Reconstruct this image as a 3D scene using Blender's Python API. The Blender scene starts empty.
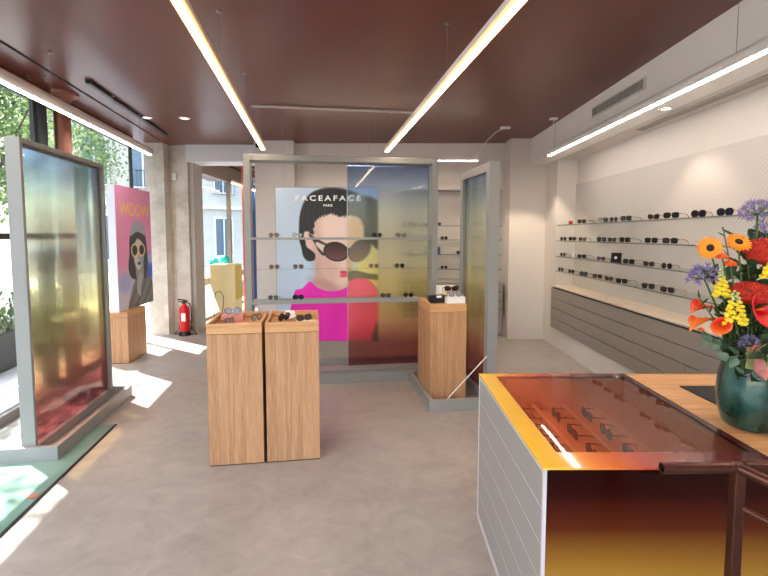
import bpy, bmesh, math, random
import numpy as np
from mathutils import Vector, Matrix
random.seed(7)
SC = bpy.context.scene
C = SC.collection
PI = math.pi
R = math.radians

# ------------------------------------------------------------------ camera
cd = bpy.data.cameras.new('camera'); cam = bpy.data.objects.new('camera', cd); C.objects.link(cam)
cd.sensor_fit = 'HORIZONTAL'; cd.sensor_width = 36.0
cd.lens = 36.0 * 470.0 / 768.0
cd.shift_y = -19.0 / 768.0
cd.clip_start = 0.02; cd.clip_end = 200
cam.location = (0, 0, 1.5)
cam.rotation_euler = (PI/2 - math.atan(34/470.0), 0, 0)
SC.camera = cam

# ------------------------------------------------------------------ world, sun, exposure
SC.view_settings.view_transform = 'Standard'
SC.view_settings.look = 'None'
SC.view_settings.gamma = 1.0
SC.view_settings.use_curve_mapping = False
SC.view_settings.exposure = 1.15
try:
    SC.cycles.use_denoising = True
    SC.cycles.max_bounces = 10; SC.cycles.diffuse_bounces = 5; SC.cycles.glossy_bounces = 4
    SC.cycles.transmission_bounces = 8; SC.cycles.transparent_max_bounces = 16
    SC.cycles.sample_clamp_indirect = 6.0
except Exception: pass
ANG = R(8.6)                       # the street front and most of the display furniture run at this angle to the back wall
W = bpy.data.worlds.new('world'); SC.world = W; W.use_nodes = True
wn = W.node_tree.nodes; wl = W.node_tree.links
sky = wn.new('ShaderNodeTexSky'); sky.sky_type = 'NISHITA'; sky.sun_disc = False
sky.sun_elevation = R(50); sky.sun_rotation = R(235); sky.air_density = 1.0; sky.dust_density = 2.5
wn['Background'].inputs['Strength'].default_value = 0.55
wl.new(sky.outputs['Color'], wn['Background'].inputs['Color'])
def G(s, t, z=0.0):                # a place given along (t) and across (s) the street-front direction
    return Vector((s*math.cos(ANG) - t*math.sin(ANG), s*math.sin(ANG) + t*math.cos(ANG), z))
sl = bpy.data.lights.new('sun', 'SUN'); sun = bpy.data.objects.new('sun', sl); C.objects.link(sun)
sl.energy = 11.0; sl.angle = R(0.6); sl.color = (1.0, 0.95, 0.88)
sun.rotation_euler = (G(0.6, -0.55, 0) + Vector((0, 0, -1))).to_track_quat('-Z', 'Y').to_euler()
sun.location = (-8, 6, 12)
LAMP = 21.0                        # strength of the light strips

# ------------------------------------------------------------------ helpers
def lin(r, g, b):
    f = lambda c: (c/255)/12.92 if c/255 <= .04045 else ((c/255+.055)/1.055)**2.4
    return (f(r), f(g), f(b), 1.0)
MATS = {}
def newmat(name):
    m = bpy.data.materials.new(name); m.use_nodes = True
    nt = m.node_tree
    return m, nt, nt.nodes, nt.links, nt.nodes.get('Principled BSDF')
def mat(name, col, rough=.5, metal=0., spec=.5, noise=0., nscale=30., bump=0., coat=0., trans=0., emit=0., stretch=None):
    if name in MATS: return MATS[name]
    m, nt, N, L, b = newmat(name)
    c = lin(*col)
    b.inputs['Base Color'].default_value = c
    b.inputs['Roughness'].default_value = rough
    b.inputs['Metallic'].default_value = metal
    b.inputs['Specular IOR Level'].default_value = spec
    b.inputs['Coat Weight'].default_value = coat
    b.inputs['Transmission Weight'].default_value = trans
    if emit:
        b.inputs['Emission Color'].default_value = c; b.inputs['Emission Strength'].default_value = emit
    if noise or bump:
        tc = N.new('ShaderNodeTexCoord'); mp = N.new('ShaderNodeMapping'); nz = N.new('ShaderNodeTexNoise')
        L.new(tc.outputs['Object'], mp.inputs['Vector']); L.new(mp.outputs['Vector'], nz.inputs['Vector'])
        if stretch: mp.inputs['Scale'].default_value = stretch
        nz.inputs['Scale'].default_value = nscale; nz.inputs['Detail'].default_value = 5
        if noise:
            r = N.new('ShaderNodeValToRGB')
            r.color_ramp.elements[0].position = .3; r.color_ramp.elements[1].position = .7
            r.color_ramp.elements[0].color = tuple(x*(1-noise) for x in c[:3]) + (1,)
            r.color_ramp.elements[1].color = tuple(min(1, x*(1+noise)) for x in c[:3]) + (1,)
            L.new(nz.outputs['Fac'], r.inputs['Fac']); L.new(r.outputs['Color'], b.inputs['Base Color'])
        if bump:
            bp = N.new('ShaderNodeBump'); bp.inputs['Strength'].default_value = bump; bp.inputs['Distance'].default_value = .01
            L.new(nz.outputs['Fac'], bp.inputs['Height']); L.new(bp.outputs['Normal'], b.inputs['Normal'])
    MATS[name] = m
    return m

class MB:
    def __init__(s): s.v = []; s.f = []; s.M = None; s.sm = False
    def _a(s, vs, fs):
        o = len(s.v)
        for p in vs:
            p = Vector(p)
            if s.M is not None: p = s.M @ p
            s.v.append(tuple(p))
        s.f += [tuple(i+o for i in f) for f in fs]
        return s
    def box(s, x0, x1, y0, y1, z0, z1):
        return s._a([(x0,y0,z0),(x1,y0,z0),(x1,y1,z0),(x0,y1,z0),(x0,y0,z1),(x1,y0,z1),(x1,y1,z1),(x0,y1,z1)],
                    [(0,3,2,1),(4,5,6,7),(0,1,5,4),(1,2,6,5),(2,3,7,6),(3,0,4,7)])
    def prism(s, pts, a0, a1, axis='y'):      # closed 2D outline given as (x,z) extruded along y, or (x,y) along z, or (y,z) along x
        n = len(pts)
        if axis == 'y': A = [(p[0], a0, p[1]) for p in pts]; B = [(p[0], a1, p[1]) for p in pts]
        elif axis == 'z': A = [(p[0], p[1], a0) for p in pts]; B = [(p[0], p[1], a1) for p in pts]
        else: A = [(a0, p[0], p[1]) for p in pts]; B = [(a1, p[0], p[1]) for p in pts]
        return s._a(A+B, [tuple(range(n)), tuple(range(2*n-1, n-1, -1))] + [(i, i+n, (i+1) % n+n, (i+1) % n) for i in range(n)])
    def tube(s, pts, r, n=8, closed=False, cap=True):
        pts = [Vector(p) for p in pts]; m = len(pts)
        rs = r if isinstance(r, (list, tuple)) else [r]*m
        vs = []; up = None
        for i, p in enumerate(pts):
            if closed: d = pts[(i+1) % m] - pts[i-1]
            else: d = pts[min(i+1, m-1)] - pts[max(i-1, 0)]
            if d.length < 1e-9: d = Vector((0, 0, 1))
            d.normalize()
            if up is None:
                up = Vector((0, 0, 1)) if abs(d.z) < .9 else Vector((1, 0, 0))
            a = d.cross(up)
            if a.length < 1e-6: a = d.orthogonal()
            a.normalize(); b = a.cross(d).normalized(); up = b
            for k in range(n):
                an = 2*PI*k/n
                vs.append(p + (a*math.cos(an) + b*math.sin(an))*rs[i])
        fs = []
        for i in range(m if closed else m-1):
            j = (i+1) % m
            for k in range(n):
                l = (k+1) % n
                fs.append((i*n+k, i*n+l, j*n+l, j*n+k))
        if cap and not closed:
            fs.append(tuple(range(n-1, -1, -1))); fs.append(tuple((m-1)*n+k for k in range(n)))
        return s._a(vs, fs)
    def lathe(s, prof, n=32, c=(0, 0)):
        vs = []; m = len(prof)
        for (r, z) in prof:
            for k in range(n):
                a = 2*PI*k/n; vs.append((c[0]+r*math.cos(a), c[1]+r*math.sin(a), z))
        fs = [(i*n+k, i*n+(k+1) % n, (i+1)*n+(k+1) % n, (i+1)*n+k) for i in range(m-1) for k in range(n)]
        if prof[0][0] > 1e-6: fs.append(tuple(range(n-1, -1, -1)))
        if prof[-1][0] > 1e-6: fs.append(tuple((m-1)*n+k for k in range(n)))
        return s._a(vs, fs)
    def ball(s, c, r, n=10, sc=(1, 1, 1)):
        vs = []; h = n//2+1
        for i in range(h+1):
            th = PI*i/h
            for k in range(n):
                a = 2*PI*k/n
                vs.append((c[0]+r*sc[0]*math.sin(th)*math.cos(a), c[1]+r*sc[1]*math.sin(th)*math.sin(a), c[2]+r*sc[2]*math.cos(th)))
        return s._a(vs, [(i*n+k, i*n+(k+1) % n, (i+1)*n+(k+1) % n, (i+1)*n+k) for i in range(h) for k in range(n)])
    def petal(s, base, tip, width, curl=0., up=Vector((0, 0, 1)), nu=6, nv=4, fold=0., th=.0006, shape=.5):   # curved blade with real thickness
        base = Vector(base); tip = Vector(tip); d = tip-base; L = d.length; d.normalize()
        side = d.cross(up)
        if side.length < 1e-4: side = d.orthogonal()
        side.normalize(); nrm = side.cross(d).normalized()
        top = []; 
        for i in range(nu+1):
            u = i/nu
            w = width*max(0.06, math.sin(PI*min(1, (u**(shape*1.4))*.96+.03)))
            for j in range(nv+1):
                q = j/nv*2-1
                p = base + d*(L*u) + side*(w*.5*q) + nrm*(curl*L*(u*u) + fold*w*(q*q))
                top.append(p)
        n1 = nv+1; N_ = len(top)
        vs = [p+nrm*th for p in top] + [p-nrm*th for p in top]
        fs = []
        for i in range(nu):
            for j in range(nv):
                a = i*n1+j
                fs.append((a, a+1, a+n1+1, a+n1)); fs.append((N_+a, N_+a+n1, N_+a+n1+1, N_+a+1))
        rim = [j for j in range(n1)] + [i*n1+nv for i in range(1, nu+1)] + [nu*n1+j for j in range(nv-1, -1, -1)] + [i*n1 for i in range(nu-1, 0, -1)]
        for i in range(len(rim)):
            a, b = rim[i], rim[(i+1) % len(rim)]
            fs.append((a, N_+a, N_+b, b))
        return s._a(vs, fs)

def obj(name, mb, m, parent=None, loc=None, rot=0., smooth=False, bevel=0., rot3=None):
    me = bpy.data.meshes.new(name)
    me.from_pydata(mb.v, [], mb.f)
    bm = bmesh.new(); bm.from_mesh(me); bmesh.ops.recalc_face_normals(bm, faces=bm.faces); bm.to_mesh(me); bm.free()
    if smooth:
        for p in me.polygons: p.use_smooth = True
        try: me.set_sharp_from_angle(angle=R(40))
        except Exception: pass
    me.materials.append(m)
    o = bpy.data.objects.new(name, me); C.objects.link(o)
    if loc is not None: o.location = loc
    if rot3 is not None: o.rotation_euler = rot3
    else: o.rotation_euler = (0, 0, rot)
    if parent is not None: o.parent = parent
    if bevel:
        b = o.modifiers.new('bevel', 'BEVEL'); b.width = bevel; b.segments = 2; b.limit_method = 'ANGLE'
    return o
def tag(o, label, cat, group=None, kind=None):
    o['label'] = label; o['category'] = cat
    if group: o['group'] = group
    if kind: o['kind'] = kind
    return o
def thing(name, label, cat, loc=(0, 0, 0), rot=0., group=None):
    o = bpy.data.objects.new(name, None); C.objects.link(o); o.empty_display_size = .05
    o.location = loc; o.rotation_euler = (0, 0, rot)
    return tag(o, label, cat, group)
def struct(name, mb, m, rot=0., loc=(0, 0, 0), parent=None, label=None, bevel=0.):
    o = obj(name, mb, m, parent, loc, rot, bevel=bevel)
    if parent is None:
        o['kind'] = 'structure'
        if label: o['label'] = label
    return o
def copy_tree(o, parent=None):
    c = o.copy(); C.objects.link(c); c.parent = parent
    for ch in [x for x in KIDS.get(o.name, [])]: copy_tree(ch, c)
    return c
KIDS = {}
def register(o):
    KIDS[o.name] = [x for x in bpy.data.objects if x.parent == o]
    for k in KIDS[o.name]: register(k)
def text_mesh(txt, size, m, name, parent, loc, rot3, spacing=1., bold=0., extrude=.0008, xs=1.):
    cu = bpy.data.curves.new('t', 'FONT'); cu.body = txt; cu.size = size; cu.align_x = 'CENTER'; cu.align_y = 'CENTER'
    cu.space_character = spacing; cu.extrude = extrude; cu.offset = bold; cu.resolution_u = 3
    to = bpy.data.objects.new('t', cu); C.objects.link(to)
    dg = bpy.context.evaluated_depsgraph_get(); dg.update()
    me = bpy.data.meshes.new_from_object(to.evaluated_get(dg)); bpy.data.objects.remove(to)
    me.materials.clear(); me.materials.append(m)
    for v in me.vertices: v.co.x *= xs
    o = bpy.data.objects.new(name, me); C.objects.link(o); o.parent = parent; o.location = loc; o.rotation_euler = rot3
    return o
ORD = ['first', 'second', 'third', 'fourth', 'fifth', 'sixth', 'seventh', 'eighth', 'ninth', 'tenth', 'eleventh', 'twelfth']

# ------------------------------------------------------------------ materials
def wood_mat(name, axis, c0=(176, 128, 86), c1=(214, 168, 120)):
    m, nt, N, L, b = newmat(name)
    tc = N.new('ShaderNodeTexCoord'); mp = N.new('ShaderNodeMapping')
    sc = {'z': (16, 16, .55), 'x': (.6, 16, 16), 'y': (16, .6, 16)}[axis]
    mp.inputs['Scale'].default_value = sc
    L.new(tc.outputs['Object'], mp.inputs['Vector'])
    n1 = N.new('ShaderNodeTexNoise'); n1.inputs['Scale'].default_value = .7; n1.inputs['Detail'].default_value = 3; n1.inputs['Distortion'].default_value = .3
    n2 = N.new('ShaderNodeTexNoise'); n2.inputs['Scale'].default_value = 14; n2.inputs['Detail'].default_value = 6
    L.new(mp.outputs['Vector'], n1.inputs['Vector']); L.new(mp.outputs['Vector'], n2.inputs['Vector'])
    wv = N.new('ShaderNodeMath'); wv.operation = 'MULTIPLY'; wv.inputs[1].default_value = 26
    L.new(n1.outputs['Fac'], wv.inputs[0])
    sn = N.new('ShaderNodeMath'); sn.operation = 'SINE'; L.new(wv.outputs[0], sn.inputs[0])
    ad = N.new('ShaderNodeMath'); ad.operation = 'MULTIPLY_ADD'; ad.inputs[1].default_value = .1; L.new(sn.outputs[0], ad.inputs[0]); L.new(n2.outputs['Fac'], ad.inputs[2])
    r = N.new('ShaderNodeValToRGB'); r.color_ramp.elements[0].position = .25; r.color_ramp.elements[1].position = .75
    r.color_ramp.elements[0].color = lin(*c0); r.color_ramp.elements[1].color = lin(*c1)
    L.new(ad.outputs[0], r.inputs['Fac']); L.new(r.outputs['Color'], b.inputs['Base Color'])
    b.inputs['Roughness'].default_value = .5
    return m
M_OAKZ = wood_mat('oak_upright', 'z', (156, 112, 76), (196, 150, 108))
M_OAKX = wood_mat('oak_worktop', 'x', (178, 126, 78), (214, 164, 112))
M_OAKY = wood_mat('oak_ledge', 'y', (206, 184, 162), (226, 208, 190))

def floor_mat():
    m, nt, N, L, b = newmat('polished_concrete')
    tc = N.new('ShaderNodeTexCoord')
    n1 = N.new('ShaderNodeTexNoise'); n1.inputs['Scale'].default_value = .9; n1.inputs['Detail'].default_value = 8; n1.inputs['Roughness'].default_value = .65; n1.inputs['Distortion'].default_value = .6
    n2 = N.new('ShaderNodeTexNoise'); n2.inputs['Scale'].default_value = 5; n2.inputs['Detail'].default_value = 9; n2.inputs['Roughness'].default_value = .7; n2.inputs['Distortion'].default_value = 1.2
    L.new(tc.outputs['Object'], n1.inputs['Vector']); L.new(tc.outputs['Object'], n2.inputs['Vector'])
    mx = N.new('ShaderNodeMath'); mx.operation = 'ADD'; L.new(n1.outputs['Fac'], mx.inputs[0]); L.new(n2.outputs['Fac'], mx.inputs[1])
    r = N.new('ShaderNodeValToRGB'); r.color_ramp.elements[0].position = .75; r.color_ramp.elements[1].position = 1.3
    r.color_ramp.elements[0].position = .35; r.color_ramp.elements[1].position = .65
    dv = N.new('ShaderNodeMath'); dv.operation = 'MULTIPLY'; dv.inputs[1].default_value = .5; L.new(mx.outputs[0], dv.inputs[0])
    r.color_ramp.elements[0].color = lin(142, 134, 129); r.color_ramp.elements[1].color = lin(174, 165, 159)
    L.new(dv.outputs[0], r.inputs['Fac']); L.new(r.outputs['Color'], b.inputs['Base Color'])
    rr = N.new('ShaderNodeMapRange'); rr.inputs['To Min'].default_value = .3; rr.inputs['To Max'].default_value = .5
    L.new(n2.outputs['Fac'], rr.inputs['Value']); L.new(rr.outputs['Result'], b.inputs['Roughness'])
    return m
M_FLOOR = floor_mat()
M_WALL = mat('white_wall', (214, 206, 201), .75, noise=.02, nscale=3)
M_CEIL = mat('russet_ceiling', (102, 46, 31), .34, noise=.06, nscale=2.5, spec=.5)
M_SOFF = mat('soffit_paint', (238, 235, 232), .7)
M_GREYP = mat('grey_lacquer', (140, 140, 138), .45)
M_TAUPE = mat('taupe_lacquer', (142, 133, 125), .45)
M_DRAWER = mat('pale_grey_lacquer', (152, 148, 146), .5)
M_WHITE = mat('white_lacquer', (236, 232, 228), .45)
M_BLACK = mat('black_plastic', (14, 13, 14), .35)
M_BLACKM = mat('black_matte', (20, 20, 21), .7)
M_DARKF = mat('charcoal_frame', (48, 50, 52), .5)
M_COPPER = mat('copper_paint', (140, 84, 66), .4, metal=.3, noise=.1, nscale=4)
M_BRONZE = mat('bronze_metal', (84, 48, 38), .36, metal=.7, noise=.12, nscale=20)
M_STEEL = mat('brushed_steel', (170, 170, 170), .3, metal=1.)
M_RED = mat('red_enamel', (205, 22, 28), .3)
M_GAP = mat('shadow_gap', (30, 26, 24), .8)
def concrete_mat():
    m, nt, N, L, b = newmat('raw_stone')
    tc = N.new('ShaderNodeTexCoord')
    n1 = N.new('ShaderNodeTexNoise'); n1.inputs['Scale'].default_value = 2.5; n1.inputs['Detail'].default_value = 10; n1.inputs['Roughness'].default_value = .72
    L.new(tc.outputs['Object'], n1.inputs['Vector'])
    r = N.new('ShaderNodeValToRGB'); r.color_ramp.elements[0].position = .32; r.color_ramp.elements[1].position = .62
    r.color_ramp.elements[0].color = lin(178, 166, 150); r.color_ramp.elements[1].color = lin(220, 212, 200)
    L.new(n1.outputs['Fac'], r.inputs['Fac'])
    vo = N.new('ShaderNodeTexVoronoi'); vo.inputs['Scale'].default_value = 9; L.new(tc.outputs['Object'], vo.inputs['Vector'])
    r2 = N.new('ShaderNodeValToRGB'); r2.color_ramp.elements[0].position = .03; r2.color_ramp.elements[1].position = .08
    r2.color_ramp.elements[0].color = lin(120, 100, 84); r2.color_ramp.elements[1].color = (1, 1, 1, 1)
    L.new(vo.outputs['Distance'], r2.inputs['Fac'])
    mx = N.new('ShaderNodeMix'); mx.data_type = 'RGBA'; mx.blend_type = 'MULTIPLY'; mx.inputs['Factor'].default_value = .8
    L.new(r.outputs['Color'], mx.inputs[6]); L.new(r2.outputs['Color'], mx.inputs[7]); L.new(mx.outputs[2], b.inputs['Base Color'])
    bp = N.new('ShaderNodeBump'); bp.inputs['Strength'].default_value = .4; bp.inputs['Distance'].default_value = .02
    L.new(n1.outputs['Fac'], bp.inputs['Height']); L.new(bp.outputs['Normal'], b.inputs['Normal'])
    b.inputs['Roughness'].default_value = .85
    return m
M_STONE = concrete_mat()
def perf_mat():          # perforated metal backing of the shelving
    m, nt, N, L, b = newmat('perforated_panel')
    tc = N.new('ShaderNodeTexCoord'); mp = N.new('ShaderNodeMapping'); L.new(tc.outputs['Object'], mp.inputs['Vector'])
    wv = N.new('ShaderNodeTexWave'); wv.wave_type = 'BANDS'; wv.bands_direction = 'DIAGONAL'; wv.inputs['Scale'].default_value = 16
    L.new(mp.outputs['Vector'], wv.inputs['Vector'])
    r = N.new('ShaderNodeValToRGB'); r.color_ramp.elements[0].color = lin(188, 180, 176); r.color_ramp.elements[1].color = lin(202, 194, 190)
    L.new(wv.outputs['Fac'], r.inputs['Fac']); L.new(r.outputs['Color'], b.inputs['Base Color'])
    b.inputs['Roughness'].default_value = .55
    return m
M_PERF = perf_mat()

def front_fresnel(N, L, ior):          # mirror reflection on the outer face only
    fr = N.new('ShaderNodeFresnel'); fr.inputs['IOR'].default_value = ior
    ge = N.new('ShaderNodeNewGeometry'); iv = N.new('ShaderNodeMath'); iv.operation = 'SUBTRACT'; iv.inputs[0].default_value = 1.0
    L.new(ge.outputs['Backfacing'], iv.inputs[1]); mu = N.new('ShaderNodeMath'); mu.operation = 'MULTIPLY'
    L.new(fr.outputs[0], mu.inputs[0]); L.new(iv.outputs[0], mu.inputs[1]); return mu
def clear_glass(name, tint=(1, 1, 1), refl=1.0):
    m, nt, N, L, b = newmat(name); N.remove(b)
    tr = N.new('ShaderNodeBsdfTransparent'); tr.inputs['Color'].default_value = (*tint, 1)
    gl = N.new('ShaderNodeBsdfGlossy'); gl.inputs['Roughness'].default_value = .02
    fr = front_fresnel(N, L, 1.0+.35*refl)
    mx = N.new('ShaderNodeMixShader'); L.new(fr.outputs[0], mx.inputs[0]); L.new(tr.outputs[0], mx.inputs[1]); L.new(gl.outputs[0], mx.inputs[2])
    L.new(mx.outputs[0], N['Material Output'].inputs['Surface'])
    return m
M_GLASS = clear_glass('window_glass', (.97, .985, .98))
M_SHELFG = clear_glass('shelf_glass', (.95, .97, .96), .6)

GRAD = [(0.0, (.36, .085, .10)), (.14, (.44, .12, .10)), (.19, (.7, .3, .16)), (.25, (.95, .6, .28)), (.34, (.97, .8, .32)), (.43, (.97, .88, .40)),
        (.56, (.90, .90, .68)), (.76, (.74, .86, .80)), (.86, (.42, .56, .74)), (1.0, (.20, .30, .60))]
def gradient_glass():
    m, nt, N, L, b = newmat('gradient_glass'); N.remove(b)
    tc = N.new('ShaderNodeTexCoord'); sp = N.new('ShaderNodeSeparateXYZ'); L.new(tc.outputs['Object'], sp.inputs[0])
    mr = N.new('ShaderNodeMapRange'); mr.inputs['From Min'].default_value = 0; mr.inputs['From Max'].default_value = 2.3
    L.new(sp.outputs['Z'], mr.inputs['Value'])
    r = N.new('ShaderNodeValToRGB'); cr = r.color_ramp
    while len(cr.elements) < len(GRAD): cr.elements.new(.5)
    for e, (p, c) in zip(cr.elements, GRAD):
        e.position = p; e.color = (c[0]**.5, c[1]**.5, c[2]**.5, 1)
    L.new(mr.outputs[0], r.inputs['Fac'])
    tr = N.new('ShaderNodeBsdfTransparent'); rf = N.new('ShaderNodeBsdfRefraction')
    rf.inputs['Roughness'].default_value = .17; rf.inputs['IOR'].default_value = 1.3
    L.new(r.outputs['Color'], tr.inputs['Color']); L.new(r.outputs['Color'], rf.inputs['Color'])
    m1 = N.new('ShaderNodeMixShader'); m1.inputs[0].default_value = .55; L.new(tr.outputs[0], m1.inputs[1]); L.new(rf.outputs[0], m1.inputs[2])
    df = N.new('ShaderNodeBsdfDiffuse'); L.new(r.outputs['Color'], df.inputs['Color'])
    m2 = N.new('ShaderNodeMixShader'); m2.inputs[0].default_value = .07; L.new(m1.outputs[0], m2.inputs[1]); L.new(df.outputs[0], m2.inputs[2])
    gl = N.new('ShaderNodeBsdfGlossy'); gl.inputs['Roughness'].default_value = .03
    fr = front_fresnel(N, L, 1.4)
    m3 = N.new('ShaderNodeMixShader'); L.new(fr.outputs[0], m3.inputs[0]); L.new(m2.outputs[0], m3.inputs[1]); L.new(gl.outputs[0], m3.inputs[2])
    L.new(m3.outputs[0], N['Material Output'].inputs['Surface'])
    return m
M_GRAD = gradient_glass()

def ramp_gloss(name, axis, lo, hi, stops, rough=.12, coat=.6, spec=.5):
    m, nt, N, L, b = newmat(name)
    tc = N.new('ShaderNodeTexCoord'); sp = N.new('ShaderNodeSeparateXYZ'); L.new(tc.outputs['Object'], sp.inputs[0])
    mr = N.new('ShaderNodeMapRange'); mr.inputs['From Min'].default_value = lo; mr.inputs['From Max'].default_value = hi
    L.new(sp.outputs[axis], mr.inputs['Value'])
    r = N.new('ShaderNodeValToRGB'); cr = r.color_ramp
    while len(cr.elements) < len(stops): cr.elements.new(.5)
    for e, (p, c) in zip(cr.elements, stops): e.position = p; e.color = lin(*c)
    L.new(mr.outputs[0], r.inputs['Fac']); L.new(r.outputs['Color'], b.inputs['Base Color'])
    b.inputs['Roughness'].default_value = rough; b.inputs['Coat Weight'].default_value = coat; b.inputs['Specular IOR Level'].default_value = spec
    return m

# ------------------------------------------------------------------ room shell
CH = 2.85            # ceiling height
FS = -2.47           # street front line (across)
m = MB(); m.prism([tuple(G(FS-.02, -2.6)[:2]), (2.9, -2.4), (2.9, 7.6), tuple(G(FS-.02, 12.5)[:2])], -.12, 0, 'z')
struct('floor', m, M_FLOOR)
m = MB(); m.prism([tuple(G(FS-.12, -2.6)[:2]), (2.9, -2.4), (2.9, 11.5), tuple(G(FS-.12, 12.5)[:2])], CH, CH+.12, 'z')
struct('ceiling', m, M_CEIL)
# glazed floor strip along the street front
m = MB(); m.box(FS+.03, -1.565, -2.4, 3.9, .0005, .006)
M_FG = mat('floor_glass', (126, 158, 148), .12, noise=.08, nscale=2, spec=.8)
struct('floor_glass_strip', m, M_FG, ANG, label='green walk-on glass strip along the window')
m = MB(); m.box(-1.565, -1.55, -2.4, 3.9, .0005, .008); struct('trim_1', m, M_BLACKM, ANG)
# back wall with shelf niche, columns
m = MB(); m.box(-1.3, .25, 7.05, 7.3, 0, CH); m.box(.25, 1.78, 7.05, 7.3, 2.17, CH); m.box(.25, 1.78, 7.05, 7.3, 0, .29)
m.box(.25, 1.78, 7.26, 7.3, .29, 2.17)
struct('wall_back', m, M_WALL)
m = MB(); m.box(.25, 1.78, 7.245, 7.259, .83, 2.165); struct('wall_back_panel', m, M_PERF, label='fine-textured back panel of the far shelving')
m = MB(); m.box(1.78, 2.9, 6.7, 7.3, 0, CH); struct('wall_back_pier', m, M_WALL, label='white pier in the far right corner')
m = MB(); m.box(-1.86, -1.3, 6.85, 7.3, 0, CH); struct('wall_back_column', m, M_WALL, label='white square column behind the display frame')
# right wall with niche
m = MB(); m.box(2.29, 2.9, -2.4, 6.7, 0, .82); m.box(2.29, 2.9, 6.28, 6.7, .82, 2.49); m.box(2.555, 2.9, -2.4, 6.28, .82, 2.49)
m.box(2.29, 2.9, -2.4, 6.7, 2.49, CH)
struct('wall_right', m, M_WALL)
m = MB(); m.box(2.54, 2.554, -2.3, 6.275, .83, 2.165); struct('wall_right_panel', m, M_PERF, label='fine-textured back panel of the right-hand shelving')
m = MB(); m.box(2.07, 2.289, -2.4, 6.699, 2.49, CH-.001); struct('ceiling_soffit', m, M_SOFF, label='white dropped soffit along the right wall')
# wall behind the camera with a broad shop window
m = MB(); m.box(-3.4, -1.9, -2.5, -2.4, 0, CH) if False else None
m.box(1.8, 2.9, -2.5, -2.4, 0, CH); m.box(-2.3, 1.8, -2.5, -2.4, 2.6, CH); m.box(-2.3, 1.8, -2.5, -2.4, 0, .3)
struct('wall_front', m, M_WALL)
# left: stone pier, recess, jamb and lintel of the opening
m = MB(); m.box(-3.52, -3.24, 7.0, 7.6, 0, CH); struct('wall_left_pier', m, M_STONE, label='rough stone pier beside the window')
m = MB(); m.box(-3.24, -2.975, 7.2, 7.6, 0, CH); struct('wall_left_recess', m, M_STONE, label='rough stone wall set back behind the fire extinguisher')
m = MB(); m.box(-2.973, -2.91, 7.25, 7.6, 0, 2.6); struct('door_1_frame', m, mat('greige_paint', (176, 168, 158), .6), label='greige door jamb of the side opening')
m = MB(); m.box(-2.973, -1.861, 7.15, 7.6, 2.6, CH); struct('wall_lintel', m, mat('lintel_paint', (226, 226, 228), .6), label='white lintel over the side opening')

# street front: frames and panes, each bay a window
def window(n, t0, t1, label, transom=None):
    m = MB()
    fw = .035
    m.box(FS-.03, FS+.01, t0, t0+fw, .0, 2.72); m.box(FS-.03, FS+.01, t1-fw, t1, .0, 2.72)
    m.box(FS-.03, FS+.01, t0+fw, t1-fw, 2.7, 2.76); m.box(FS-.03, FS+.01, t0+fw, t1-fw, 0, .07)
    o = struct('window_%d' % n, m, M_DARKF, ANG, label=label, bevel=.004)
    g = MB(); g.box(FS-.015, FS-.005, t0+fw, t1-fw, .07, 2.7); obj('pane', g, M_GLASS, o)
    if transom:
        tm = MB(); tm.box(FS-.04, FS+.02, t0+fw, t1-fw, transom-.025, transom+.025); obj('transom', tm, M_DARKF, o)
    return o
window(1, 4.905, 7.05, 'narrower dark-framed street window behind the pink poster')
window(2, 2.2, 4.755, 'dark-framed street window behind the tinted screen', 1.49)
window(3, -.4, 2.2, 'dark-framed street window left of the camera', 1.49)
window(4, -2.4, -.4, 'dark-framed street window behind the camera', 1.49)
m = MB(); m.box(FS-.03, FS+.03, 4.76, 4.90, 0, 2.76); struct('trim_2', m, mat('slate_mullion', (70, 78, 86), .5), ANG, bevel=.006, label='wide slate mullion between two street windows')
m = MB(); m.box(FS-.12, FS+.03, -2.4, 7.05, 2.76, CH); struct('wall_left', m, mat('facade_header', (110, 70, 58), .6), ANG, label='russet header above the street windows')
# unseen slab added outside, over the street windows, to limit the sun patches
m = MB(); m.box(-3.42, FS-.1, -3.0, 8.2, 3.3, 3.45)
tag(obj('sun_cutoff_slab', m, mat('limestone', (206, 196, 178), .8, noise=.08, nscale=5), None, None, ANG), 'unseen slab added above the street windows to cut off the sun', 'sun blocker')

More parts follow.
